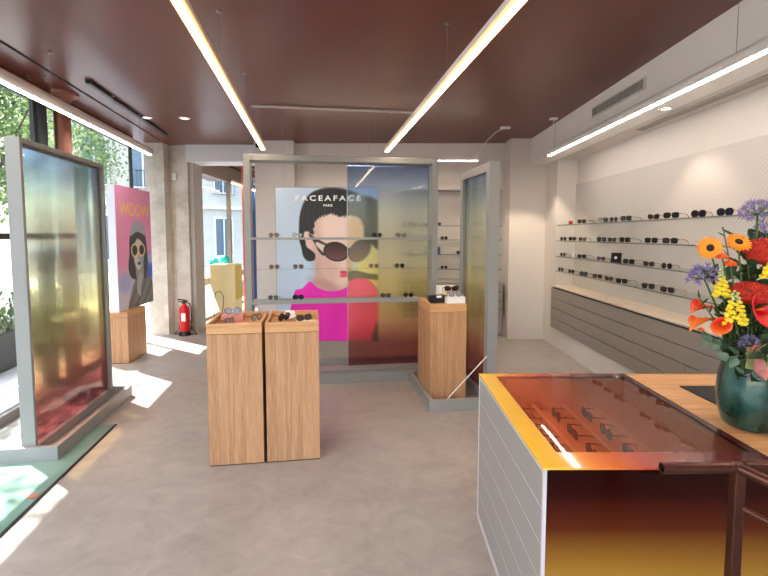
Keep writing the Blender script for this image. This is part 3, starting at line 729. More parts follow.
def wz(P): return [((x-33)/162., ((y-(15+(x-33)*.25))/(575-(x-33)*.62))) for x, y in P]
def woow_print(U, V):
    col = np.zeros(U.shape+(3,)); col[:] = (230, 146, 188)
    col = over(col, np.clip((V-.62)/.2, 0, 1), (206, 196, 214))
    col = over(col, ell(U, V, .92, .68, .16, .12, .6), (70, 96, 214))
    col = over(col, ell(U, V, .95, .60, .10, .05, .8)*.8, (190, 200, 236))
    col = over(col, ell(U, V, .18, .78, .16, .08, .8)*.8, (150, 166, 216))
    coat = smooth_poly([(.28, 1.03), (.36, .84), (.5, .76), (.74, .72), (.92, .78), (1.03, .86), (1.03, 1.03)]); ca = inpoly(U, V, coat, .01); col = over(col, ca, (128, 126, 128))
    col = over(col, ca*(np.sin(U*30+V*44)*.5+.5)*.4, (60, 58, 62))
    hair = smooth_poly([(.34, .42), (.44, .33), (.62, .31), (.78, .37), (.84, .5), (.84, .68), (.74, .78), (.62, .74), (.5, .77), (.34, .74), (.28, .66), (.32, .54)]); col = over(col, inpoly(U, V, hair, .012), (40, 38, 42))
    neck = smooth_poly([(.5, .62), (.7, .62), (.72, .76), (.6, .8), (.5, .76)]); col = over(col, inpoly(U, V, neck, .01), (150, 148, 150))
    col = over(col, ell(U, V, .59, .555, .155, .135, .12), (208, 206, 208))
    col = over(col, ell(U, V, .68, .6, .07, .09, .9)*.5, (120, 118, 122))
    fringe = smooth_poly([(.4, .47), (.5, .41), (.62, .43), (.78, .47), (.8, .38), (.6, .34), (.42, .38)]); col = over(col, inpoly(U, V, fringe, .01), (46, 44, 48))
    hat = smooth_poly([(.36, .40), (.42, .31), (.56, .27), (.74, .30), (.84, .40), (.72, .385), (.55, .365)]); col = over(col, inpoly(U, V, hat, .01), (168, 172, 186))
    for cx in (.475, .68):
        col = over(col, ell(U, V, cx, .52, .105, .058, .08), (238, 214, 168)); col = over(col, ell(U, V, cx, .52, .075, .044, .1), (30, 28, 32))
    col = over(col, ell(U, V, .59, .635, .05, .014, .4), (60, 56, 60)); col = over(col, ell(U, V, .59, .585, .02, .02, .8)*.5, (130, 128, 130))
    hand = smooth_poly([(.5, .86), (.54, .76), (.64, .71), (.68, .76), (.62, .84), (.6, .92)]); col = over(col, inpoly(U, V, hand, .012), (176, 174, 178))
    return np.clip(col, 0, 255)
# pink poster block: plane seen obliquely, facing the room
PR = R(4.7)
e = thing('pink_poster', 'pink advertising poster board of a woman in a beret and round sunglasses', 'poster', (-3.04, 5.35, .612), PR)
m = MB(); m.box(-.085, -.001, 0, .96, 0, 1.46); obj('board', m, mat('poster_side', (212, 216, 226), .6), e)
o = paint('print', .96, 1.46, 110, 170, woow_print, e); o.rotation_euler = (0, 0, PI/2); o.location = (.0008, 0, 0)
text_mesh('WOOW', .225, mat('print_yellow', (246, 206, 60), .6), 'lettering', e, (.0018, .5, 1.185), (PI/2, 0, PI/2), spacing=.95, bold=-.001, xs=1.0)
text_mesh('PARIS', .04, mat('print_rose', (240, 176, 200), .6), 'small_lettering', e, (.0018, .5, 1.325), (PI/2, 0, PI/2), spacing=1.2)
e = plinth('short oak plinth under the pink poster', (-3.04-.24, 5.38, 0), PR, w=.30, d=.5, h=.61, tray=False)

# ------------------------------------------------------------------ right wall: cabinet, ledge, shelves and sunglasses
e = thing('drawer_cabinet', 'long wall-hung taupe drawer cabinet along the right wall', 'cabinet', (0, 0, 0))
m = MB(); m.box(2.262, 2.289, .42, 6.275, .27, .80); obj('body', m, M_GAP, e)
zs = [.27, .402, .534, .666, .80]
for i in range(4):
    seam = 3.44 if i in (0, 1) else 3.05
    for a, b in [(.42, seam-.003), (seam+.003, 6.275)]:
        m = MB(); m.box(2.245, 2.262, a, b, zs[i]+.003, zs[i+1]-.003); obj('drawer', m, M_TAUPE, e, bevel=.001)
m = MB(); m.box(2.243, 2.539, -.2, 6.275, .8205, .832)
m2 = m; tag(obj('oak_ledge', m2, M_OAKY, bevel=.001), 'pale oak ledge on top of the taupe wall cabinet', 'ledge')
# the cabinet's top rail under the ledge
shz = [(1.635, 'top shelf'), (1.43, 'second shelf'), (1.226, 'third shelf'), (1.03, 'lowest shelf')]
for z, nm in shz:
    m = MB(); m.box(2.3, 2.535, .6, 6.27, z-.012, z-.004)
    e = obj('glass_shelf', m, M_SHELFG); tag(e, 'clear glass %s of the right wall' % nm, 'shelf', 'glass shelves on the right wall')
    m = MB(); m.box(2.297, 2.2995, .6, 6.27, z-.013, z-.003); obj('front_edge', m, mat('glass_edge', (92, 104, 98), .3), e)
rows = [
 (1.635, 'top shelf', [(5.53, 'red_temple'), (5.0, 'black_square'), (4.76, 'black_round'), (4.52, 'black_square'), (4.06, 'tort_cat'), (3.81, 'black_square'), (3.48, 'navy_big'), (3.21, 'navy_big')]),
 (1.43, 'second shelf', [(6.08, 'black_round'), (5.79, 'black_square'), (5.49, 'tort_cat'), (5.01, 'black_square'), (4.78, 'tort_cat'), (4.53, 'black_square'), (4.08, 'black_square'), (3.81, 'red_temple')]),
 (1.226, 'third shelf', [(6.08, 'black_round'), (5.5, 'black_square'), (5.01, 'tort_cat'), (4.44, 'black_square'), (4.1, 'tort_cat'), (3.84, 'black_round')]),
 (1.03, 'lowest shelf', [(6.14, 'black_round'), (5.79, 'tort_cat'), (5.43, 'navy_big'), (5.08, 'black_square'), (4.82, 'tort_cat'), (4.56, 'black_square'), (4.1, 'black_square'), (3.82, 'red_temple')])]
for z, nm, L_ in rows:
    for i, (y, k) in enumerate(L_):
        glasses(k, (2.315, y, z-.0035+.0012), -PI/2+R(22)+random.uniform(-.1, .1), '%s, %s from the far end, right wall %s' % (LOOK[k], ORD[i], nm), 'sunglasses on the right wall shelves')
# extra small things on those shelves
m = MB(); m.box(-.02, .02, -.06, .06, 0, .045); tag(obj('red_case', m, mat('case_red', (176, 48, 44), .5), None, (2.34, 5.92, 1.6315), -.3, bevel=.008), 'small red case at the far end of the top shelf', 'case')
m = MB(); m.box(-.006, .006, -.05, .05, 0, .08); tag(obj('price_card', m, M_WHITE, None, (2.33, 5.74, 1.2225), -.6), 'small white card on the third shelf', 'card')
e = thing('display_sign', 'small black tilted sign with a white emblem on the third shelf', 'sign', (2.33, 4.72, 1.2225), R(-62))
m = MB(); m.prism([(-.055, 0), (.055, 0), (.062, .1), (-.045, .1)], -.006, .006, 'y'); obj('plate', m, M_BLACK, e)
m = MB(); m.prism([(.004+.016*math.cos(i*PI/6), .05+.014*math.sin(i*PI/6)) for i in range(12)], -.0072, -.0062, 'y'); obj('emblem', m, M_WHITE, e)

# ------------------------------------------------------------------ back wall shelving
e = thing('drawer_cabinet', 'wall-hung taupe cabinet below the shelves of the back wall', 'cabinet')
m = MB(); m.box(.3, 1.73, 6.80, 7.049, .29, .80); obj('body', m, M_TAUPE, e, bevel=.002)
m = MB()
for z in (.41, .54, .67): m.box(.3, 1.73, 6.798, 6.7995, z, z+.006)
obj('drawer_gaps', m, M_GAP, e)
for z, nm in [(1.64, 'top'), (1.43, 'second'), (1.21, 'third'), (.99, 'lowest')]:
    m = MB(); m.box(.27, 1.76, 7.02, 7.24, z-.008, z); e = obj('glass_shelf', m, M_SHELFG); tag(e, 'clear glass shelf, %s of four on the back wall' % nm, 'shelf', 'glass shelves on the back wall')
    m = MB(); m.box(.27, 1.76, 7.0165, 7.0195, z-.01, z+.001); obj('front_edge', m, MATS['glass_edge'], e)
for i, (x, z, k, nm) in enumerate([(.35, 1.6405, 'black_square', 'top'), (.6, 1.6405, 'tort_cat', 'top'), (.8, 1.6405, 'black_round', 'top'), (1.42, 1.6405, 'tort_cat', 'top'),
                      (.35, 1.2105, 'black_round', 'third'), (.58, 1.2105, 'black_square', 'third'), (1.15, 1.2105, 'black_square', 'third'), (1.4, 1.4305, 'black_square', 'second'),
                      (1.4, .9905, 'black_square', 'lowest'), (.9, 1.4305, 'black_round', 'second'), (.9, .9905, 'black_round', 'lowest')]):
    same = {'top': [.35, .6, .8, 1.42], 'third': [.35, .58, 1.15], 'second': [.9, 1.4], 'lowest': [.9, 1.4]}[nm]
    glasses(k, (x, 7.05, z+.001), 0, '%s, %s from the left on the %s back wall shelf' % (LOOK[k], ORD[same.index(x)], nm), 'sunglasses on the back wall shelves')
m = MB(); m.box(-.05, .05, -.03, .03, 0, .11); tag(obj('blue_box', m, mat('box_blue', (52, 76, 132), .5), None, (.8, 7.12, 1.2105), 0, bevel=.002), 'small blue box on the third back wall shelf', 'box')

# ------------------------------------------------------------------ sales counter
CX0, CX1, CX2, CY0, CY1, CZ = .498, 1.25, 1.99, 1.414, 2.40, .78
e = thing('display_counter', 'display counter with amber-to-maroon glass top and pale grey drawers', 'counter', (0, 0, 0))
m = MB(); m.box(CX0+.022, CX1-.002, CY0+.022, CY1-.02, .03, .60); m.box(CX0+.022, CX0+.04, CY0+.022, CY1-.02, .60, .765); m.box(CX0+.04, CX1-.002, CY1-.04, CY1-.02, .60, .765)
m.box(CX1-.02, CX1-.002, CY0+.022, CY1-.04, .60, .765); m.box(CX0+.04, CX1-.02, CY0+.022, CY0+.03, .6, .765)
obj('carcass', m, mat('carcass_tan', (244, 190, 140), .6), e)
m = MB()       # white edge trim of the drawer side
m.box(CX0-.002, CX0+.009, CY0-.003, CY0+.008, 0, .772); m.box(CX0-.002, CX0+.02, CY1-.008, CY1+.004, 0, .772); m.box(CX0-.002, CX0+.02, CY0+.008, CY1-.008, .76, .772); m.box(CX0-.002, CX0+.02, CY0+.008, CY1-.008, 0, .03)
obj('edge_trim', m, mat('trim_lilac', (204, 198, 200), .5), e)
n = 6
for i in range(n):
    z0 = .03+i*.73/n; z1 = z0+.73/n
    m = MB(); m.box(CX0, CX0+.02, CY0+.009, CY1-.009, z0+.0015, z1-.0015); obj('drawer', m, M_DRAWER, e, bevel=.001)
m = MB()
for i in range(1, n): z0 = .03+i*.73/n; m.box(CX0+.0005, CX0+.02, CY0+.009, CY1-.009, z0-.0013, z0+.0013)
obj('seam_highlights', m, mat('seam_highlight', (214, 210, 206), .6), e)  # pale strips painted in as highlights along the drawer seams
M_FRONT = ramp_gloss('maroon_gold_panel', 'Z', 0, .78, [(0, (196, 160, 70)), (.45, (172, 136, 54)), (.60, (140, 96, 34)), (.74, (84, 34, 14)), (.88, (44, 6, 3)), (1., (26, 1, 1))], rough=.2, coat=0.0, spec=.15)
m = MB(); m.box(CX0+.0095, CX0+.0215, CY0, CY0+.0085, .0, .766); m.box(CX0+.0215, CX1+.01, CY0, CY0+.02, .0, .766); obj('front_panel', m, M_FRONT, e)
def top_glass():
    m, nt, N, L, b = newmat('counter_glass')
    tc = N.new('ShaderNodeTexCoord'); sp = N.new('ShaderNodeSeparateXYZ'); L.new(tc.outputs['Object'], sp.inputs[0])
    mr = N.new('ShaderNodeMapRange'); mr.inputs['From Min'].default_value = CX0; mr.inputs['From Max'].default_value = CX1
    L.new(sp.outputs['X'], mr.inputs['Value'])
    r = N.new('ShaderNodeValToRGB'); cr = r.color_ramp
    st = [(0, (246, 196, 66)), (.1, (244, 184, 62)), (.22, (232, 128, 52)), (.42, (176, 62, 40)), (.65, (110, 30, 32)), (1, (72, 20, 26))]
    while len(cr.elements) < len(st): cr.elements.new(.5)
    for k, (p, c) in zip(cr.elements, st): k.position = p; k.color = lin(*c)
    L.new(mr.outputs[0], r.inputs['Fac']); L.new(r.outputs['Color'], b.inputs['Base Color'])
    b.inputs['Roughness'].default_value = .06; b.inputs['Coat Weight'].default_value = .3
    return m, nt, N, L, b, r
M_BORD, *_ = top_glass(); M_BORD.name = 'counter_glass_border'
M_WIN, nt, N, L, b, r = top_glass(); M_WIN.name = 'counter_glass_window'
for k, c in zip(r.color_ramp.elements, [(236, 206, 150), (238, 198, 140), (240, 176, 116), (214, 152, 112), (166, 122, 100), (134, 96, 84)]): k.color = lin(*c)
N.remove(b)
tr = N.new('ShaderNodeBsdfTransparent'); mxx = N.new('ShaderNodeMix'); mxx.data_type = 'RGBA'; mxx.inputs['Factor'].default_value = .45
L.new(r.outputs['Color'], mxx.inputs[6]); mxx.inputs[7].default_value = (1, 1, 1, 1); L.new(mxx.outputs[2], tr.inputs['Color'])
gl = N.new('ShaderNodeBsdfGlossy'); gl.inputs['Roughness'].default_value = .01
fr = front_fresnel(N, L, 1.5); ms = N.new('ShaderNodeMixShader')
L.new(fr.outputs[0], ms.inputs[0]); L.new(tr.outputs[0], ms.inputs[1]); L.new(gl.outputs[0], ms.inputs[2]); L.new(ms.outputs[0], N['Material Output'].inputs['Surface'])
bx0, bx1, by0, by1 = CX0+.075, CX1-.03, CY0+.10, CY1-.045
m = MB(); za, zb = .7725, .78
m.box(CX0-.004, bx0, CY0-.004, CY1+.004, za, zb); m.box(bx1, CX1, CY0-.004, CY1+.004, za, zb); m.box(bx0, bx1, CY0-.004, by0, za, zb); m.box(bx0, bx1, by1, CY1+.004, za, zb)
obj('glass_top_border', m, M_BORD, e)
m = MB(); m.box(bx0+.0002, bx1-.0002, by0+.0002, by1-.0002, za, zb-.0002); obj('glass_top_window', m, M_WIN, e)
m = MB()
for i in range(4): m.box(bx0+.03+i*.15, bx0+.045+i*.15, by0+.01, by1-.01, .6005, .64)
obj('display_ridge', m, mat('ridge_tan', (250, 214, 170), .6), e)
k_ = 0
for i in range(3):
    for j in range(4):
        kk = ['black_round', 'tort_cat', 'brown_round', 'black_square'][(i+j) % 4]
        glasses(kk, (bx0+.115+i*.15, by0+.12+j*.2, .602), R(-90), '%s in the glass counter, %s row from drawers, %s from front' % (LOOK[kk], ['nearest', 'second', 'third'][i], ORD[j]), 'sunglasses inside the glass counter').scale = (.9, .6, .9)
# desk part
e = thing('wood_desk', 'oak-topped desk section right of the glass counter', 'desk')
m = MB(); m.box(CX1+.004, CX2, CY0, CY1, .745, CZ); obj('worktop', m, M_OAKX, e, bevel=.002)
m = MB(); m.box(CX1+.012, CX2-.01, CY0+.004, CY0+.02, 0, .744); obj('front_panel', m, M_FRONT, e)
m = MB(); m.box(CX1+.012, CX2-.01, CY0+.021, CY1-.02, 0, .744); obj('body', m, M_DRAWER, e)
m = MB(); m.prism([(1.405, 2.19), (1.41, 1.905), (1.9, 1.905), (1.9, 2.19)], CZ+.0005, CZ+.006, 'z'); tag(obj('desk_mat', m, M_BLACKM, bevel=.002), 'black mat lying on the oak worktop', 'mat')

# ------------------------------------------------------------------ bronze rail
e = thing('bronze_rail', 'bronze metal tube rail with uprights before the counter', 'rail', (0, 0, 0))
def hollow(m, a, b, ro, ri, n=20):
    m.tube([a, b], ro, n, cap=False)
m = MB(); a, b = (.672, 1.1, .937), (.86, 1.102, .937); ro, ri = .0135, .0105
m.tube([a, b], ro, 20, cap=False); m.tube([(a[0]+.0001, a[1], a[2]), (a[0]+.08, a[1], a[2])], ri, 20, cap=False)
vs = []; 
for k in range(20):
    an = 2*PI*k/20; vs += [(a[0], a[1]+ro*math.cos(an), a[2]+ro*math.sin(an)), (a[0], a[1]+ri*math.cos(an), a[2]+ri*math.sin(an))]
m._a(vs, [(2*k, 2*((k+1) % 20), 2*((k+1) % 20)+1, 2*k+1) for k in range(20)])
obj('handle_tube', m, M_BRONZE, e, smooth=True)
m = MB(); m.box(.846, .872, 1.09, 1.114, 0, .95); m.box(.872, 1.5, 1.09, 1.114, .928, .952); obj('far_frame', m, M_BRONZE, e, bevel=.003)
m = MB(); m.tube([(.858, 1.1, .938), (.93, 1.03, .915), (1.0, .95, .895)], .0135, 14); m.tube([(.952, 1.0, .905), (.952, 1.0, 0)], .010, 12); obj('near_arm', m, M_BRONZE, e, smooth=True)
m = MB(); m.tube([(.868, 1.092, .84), (.948, 1.006, .815)], .0065, 10); obj('cross_bar', m, M_BRONZE, e, smooth=True)

# ------------------------------------------------------------------ vase and flowers
VX, VY = 1.385, 1.735
e = thing('flower_vase', 'teal glazed ceramic vase on the oak worktop', 'vase', (VX, VY, CZ+.0005))
m = MB(); m.lathe([(.075, 0), (.088, .01), (.105, .06), (.112, .12), (.108, .19), (.098, .235), (.1, .245), (.093, .245), (.09, .2), (.1, .12), (.08, .02), (0, .015)], 48)
mv, nt, N, L, b = newmat('teal_glaze')
tc = N.new('ShaderNodeTexCoord'); n1 = N.new('ShaderNodeTexNoise'); n1.inputs['Scale'].default_value = 14; n1.inputs['Detail'].default_value = 8; mp = N.new('ShaderNodeMapping'); mp.inputs['Scale'].default_value = (1, 1, .35)
L.new(tc.outputs['Object'], mp.inputs[0]); L.new(mp.outputs[0], n1.inputs['Vector'])
r = N.new('ShaderNodeValToRGB'); r.color_ramp.elements[0].position = .35; r.color_ramp.elements[1].position = .7; r.color_ramp.elements[0].color = lin(14, 44, 38); r.color_ramp.elements[1].color = lin(62, 108, 96)
bp = N.new('ShaderNodeBump'); bp.inputs['Strength'].default_value = .5; bp.inputs['Distance'].default_value = .004; L.new(n1.outputs['Fac'], bp.inputs['Height']); L.new(bp.outputs['Normal'], b.inputs['Normal'])
L.new(n1.outputs['Fac'], r.inputs[0]); L.new(r.outputs[0], b.inputs['Base Color']); b.inputs['Roughness'].default_value = .2; b.inputs['Coat Weight'].default_value = .3
obj('body', m, mv, e, smooth=True)
M_STEM = mat('stem_green', (74, 104, 50), .6, noise=.2, nscale=20)
M_LEAF = mat('leaf_green', (38, 58, 30), .5, noise=.3, nscale=25)
M_EUC = mat('eucalyptus_green', (96, 120, 96), .6, noise=.2, nscale=25)
MOUTH = Vector((VX, VY, CZ+.235))
def stem(parent, head, r=.003):
    head = Vector(head); d = head-MOUTH
    root = Vector((VX-d.x*.15, VY-d.y*.15, CZ+.06)); mo = MOUTH+Vector((d.x*.22, d.y*.22, 0))
    m = MB(); pts = []
    for i in range(9):
        t = i/8; pts.append(root*(1-t)**2 + 2*mo*t*(1-t) + head*t*t)
    o = MB(); o.tube(pts, r, 7); ob = obj('stem', o, M_STEM, parent, smooth=True)
    ob.matrix_parent_inverse = Matrix(); ob.location = -Vector(parent.location); return pts[-1]-pts[-2]
def flower(name, label, cat, head, group=None):
    return thing(name, label, cat, head, 0, group)
def frame_of(n):
    n = Vector(n).normalized(); a = n.orthogonal().normalized(); return n, a, n.cross(a)
M_YEL = mat('daisy_yellow', (250, 148, 12), .6, noise=.12, nscale=40); M_ORG = mat('petal_orange', (246, 110, 20), .6, noise=.15, nscale=40)
def daisy(label, head, face, rad, group='orange daisies'):
    e = flower('orange_daisy', label, 'flower', head, group); stem(e, head)
    n, a, b_ = frame_of(face); m = MB()
    for ring, (k, rr, off) in enumerate([(18, rad, 0), (16, rad*.86, .006)]):
        for i in range(k):
            an = 2*PI*(i+.5*ring)/k+random.uniform(-.06, .06); d = a*math.cos(an)+b_*math.sin(an)
            m.petal(d*rad*.2+n*off, d*rr*random.uniform(.9, 1.05)+n*(off+.006), rad*.34, curl=-.08, up=n, nu=5, nv=2, shape=.6)
    obj('petals', m, M_YEL, e, smooth=True)
    m = MB(); m.M = Matrix.Translation(n*.008)@n.to_track_quat('Z', 'Y').to_matrix().to_4x4()
    m.ball((0, 0, 0), rad*.3, 14, (1, 1, .45)); obj('flower_centre', m, mat('daisy_centre', (40, 22, 14), .8, bump=.6, nscale=300), e, smooth=True)
def dome_head(label, head, rad, name='red_yarrow', col=(186, 44, 24), group='rust-red domed flower heads', flat=.55):
    e = flower(name, label, 'flower', head, group); stem(e, head, .004); m = MB()
    for i in range(260):
        ph = i*2.39996; q = math.sqrt((i+.5)/260); th = q*PI*.52
        d = Vector((math.sin(th)*math.cos(ph), math.sin(th)*math.sin(ph), math.cos(th)*flat+.1)); m.ball(d*rad, rad*.085*random.uniform(.8, 1.2), 5)
    m.ball((0, 0, .0), rad*.96, 14, (1, 1, flat)); obj('florets', m, mat('florets_%d' % col[0], col, .8, noise=.3, nscale=90), e, smooth=True)
def calla(label, head, direc, ln, wd, c0=(214, 58, 30), c1=(240, 120, 40), group='calla lilies'):
    e = flower('calla_lily', label, 'flower', head, group); stem(e, head, .0045)
    n, a, b_ = frame_of(direc); m = MB(); nu, nv = 12, 20; vs = []
    for i in range(nu+1):
        u = i/nu; r_ = wd*(.12+.88*u**1.7)*.5
        for j in range(nv):
            an = 2*PI*j/nv; ext = ln*(u*(1+.38*max(0, math.cos(an))*u**2)); flare = 1+.35*u**4
            vs.append(n*ext + (a*math.cos(an)+b_*math.sin(an))*r_*flare + a*max(0, math.cos(an))*u**3*wd*.25)
    m._a(vs, [(i*nv+j, i*nv+(j+1) % nv, (i+1)*nv+(j+1) % nv, (i+1)*nv+j) for i in range(nu) for j in range(nv)])
    mm = ramp_gloss('calla_%s' % label[:10], 'Z', -.03, .05, [(0, c1), (.5, c0), (1, c0)], rough=.45, coat=0)
    o = obj('spathe', m, mm, e, smooth=True); sd = o.modifiers.new('s', 'SOLIDIFY'); sd.thickness = .0012
    m = MB(); m.tube([n*ln*.15, n*ln*.75], [.004, .003], 8); obj('spadix', m, M_YEL, e, smooth=True)
def spike(label, base, top, col=(240, 214, 50), rad=.022, group='yellow snapdragons', cnt=34, bud=(196, 206, 130)):
    e = flower('yellow_snapdragon', label, 'flower', base, group); stem(e, base); m = MB(); mb_ = MB()
    ax = Vector(top)-Vector(base); m2 = MB(); m2.tube([(0, 0, 0), ax], .0025, 6); obj('spike_stem', m2, M_STEM, e)
    for i in range(cnt):
        u = i/cnt; r_ = rad*(1-.75*u); an = i*2.4; p_ = ax*u+Vector((math.cos(an), math.sin(an), .1))*r_
        tgt = m if u < .66 else mb_
        s_ = .0115*(1-.6*u)
        tgt.ball(p_, s_, 7, (1, 1, .8))
        if u < .66:
            for k in range(3): q = p_+Vector((math.cos(an+k-1), math.sin(an+k-1), .2-.3*k))*s_; m.ball(q, s_*.62, 6)
    obj('blossoms', m, mat('snap_yellow', col, .6, noise=.1, nscale=60), e, smooth=True); obj('buds', mb_, mat('snap_bud', bud, .6), e, smooth=True)
def agapanthus(label, head, rad, group='purple agapanthus heads', spread=1.):
    e = flower('purple_agapanthus', label, 'flower', head, group); stem(e, head, .004)
    m = MB(); s_ = MB()
    for i in range(34):
        ph = i*2.39996; th = math.acos(1-1.25*(i+.5)/34); d = Vector((math.sin(th)*math.cos(ph), math.sin(th)*math.sin(ph), math.cos(th)))
        L0 = rad*random.uniform(.55, .8); s_.tube([(0, 0, 0), d*L0], .0011, 5)
        n, a, b_ = frame_of(d)
        for k in range(5):
            an = 2*PI*k/5; q = a*math.cos(an)+b_*math.sin(an); m.petal(d*L0, d*(L0+rad*.32)+q*rad*.16, rad*.1, curl=.2, up=q, nu=3, nv=2)
    obj('petals', m, mat('aga_purple', (134, 120, 166), .6, noise=.15, nscale=60), e, smooth=True); obj('pedicels', s_, M_STEM, e)
def rose(label, head, rad, col=(236, 100, 30), group='small orange roses', name='orange_rose'):
    e = flower(name, label, 'flower', head, group); stem(e, head); m = MB()
    for ring in range(5):
        k = 4+ring; r_ = rad*(.22+.19*ring)
        for i in range(k):
            an = 2*PI*(i+ring*.5)/k; d = Vector((math.cos(an), math.sin(an), 0)); m.petal(d*r_*.5+Vector((0, 0, -rad*.4)), d*r_+Vector((0, 0, rad*(.55-.14*ring))), rad*.95, curl=.25, up=Vector((0, 0, 1))+d*.1, nu=5, nv=3, fold=-.15)
    obj('petals', m, mat('rose_%d' % col[1], col, .6, noise=.12, nscale=60), e, smooth=True)
def leafy(label, pts, name='leaf_sprig', m_=None, lw=.03, ll=.055, cnt=9, group='green sprigs in the bouquet', roundl=False):
    e = flower(name, label, 'foliage', pts[-1], group); base = Vector(pts[-1]); P = [MOUTH+Vector((0, 0, -.15))]+[Vector(p) for p in pts]
    m = MB(); m.tube([p-base for p in P], .0022, 6); obj('stem', m, M_STEM, e)
    m = MB(); seg = list(zip(P[1:-1] if len(P) > 3 else P[:-1], P[2:] if len(P) > 3 else P[1:]))
    for i in range(cnt):
        u = (i+.5)/cnt*len(seg); k = min(int(u), len(seg)-1); f = u-k; p_ = seg[k][0].lerp(seg[k][1], f)-base
        d = (seg[k][1]-seg[k][0]).normalized(); an = i*2.3; n, a, b_ = frame_of(d); out = (a*math.cos(an)+b_*math.sin(an))*.85+d*.5
        m.petal(p_, p_+out.normalized()*ll*random.uniform(.75, 1.15), lw*random.uniform(.8, 1.1), curl=random.uniform(-.2, .2), up=Vector((random.uniform(-.5, .5), -.6, .6)), nu=6, nv=4, fold=.15, shape=.45 if roundl else .5)
    obj('leaves', m, m_ or M_LEAF, e, smooth=True)
daisy('orange-yellow daisy at the left, dark centre facing the room', (1.177, 1.70, 1.453), (-.35, -1, .15), .044)
daisy('orange-yellow daisy tilted upward, second from the left', (1.279, 1.70, 1.471), (-.15, -.75, .7), .044)
dome_head('rust-red domed flower head at the upper right', (1.40, 1.72, 1.432), .08)
dome_head('rust-red domed flower head in the middle of the bouquet', (1.315, 1.68, 1.285), .066)
calla('orange-red calla lily pointing left, upper of two', (1.205, 1.70, 1.236), (-1, -.1, .12), .075, .036)
calla('orange-red calla lily opening to the front', (1.215, 1.67, 1.18), (-.55, -.8, .1), .06, .042)
calla('orange calla lily pointing left, lower', (1.19, 1.68, 1.2), (-1, -.1, -.15), .08, .036, (226, 84, 30), (244, 140, 50))
calla('large red calla lily at the right of the bouquet', (1.31, 1.66, 1.23), (.1, -.9, .3), .06, .085, (200, 16, 26), (216, 30, 30))
spike('yellow snapdragon spike in the left centre', (1.216, 1.68, 1.28), (1.208, 1.68, 1.38), rad=.014, cnt=26)
spike('yellow snapdragon spike low in the centre', (1.225, 1.62, 1.19), (1.215, 1.615, 1.31), rad=.024)
spike('yellow snapdragon spike at the right edge', (1.37, 1.66, 1.35), (1.372, 1.66, 1.42), rad=.016, cnt=20)
agapanthus('purple agapanthus head at the very top', (1.375, 1.74, 1.575), .062)
agapanthus('purple agapanthus head at the right, below the top one', (1.45, 1.78, 1.5), .06)
agapanthus('loose purple agapanthus head at the left', (1.177, 1.72, 1.34), .06)
agapanthus('small lilac cluster above the vase rim', (1.271, 1.61, 1.12), .035)
rose('small orange rose between the two daisies', (1.209, 1.68, 1.425), .022)
rose('orange bud right of centre below the daisies', (1.239, 1.68, 1.40), .024)
rose('orange bud at the far left of the callas', (1.133, 1.66, 1.165), .012)
e = flower('pink_hydrangea', 'pink and green hydrangea leaves over the vase rim', 'flower', (1.285, 1.6, 1.08)); stem(e, (1.285, 1.6, 1.08), .004)
m = MB(); mg = MB()
for i in range(16):
    an = i*2.4; q = Vector((math.cos(an), -.3-.5*random.random(), math.sin(an)*.8)).normalized()
    (m if i % 3 else mg).petal(q*.01, q*random.uniform(.06, .085), .06, curl=random.uniform(-.2, .3), up=Vector((0, -1, .2)), nu=6, nv=4, fold=.12)
obj('pink_petals', m, mat('hyd_pink', (206, 130, 124), .6, noise=.2, nscale=50), e, smooth=True); obj('green_petals', mg, mat('hyd_green', (138, 150, 90), .6, noise=.2, nscale=50), e, smooth=True)
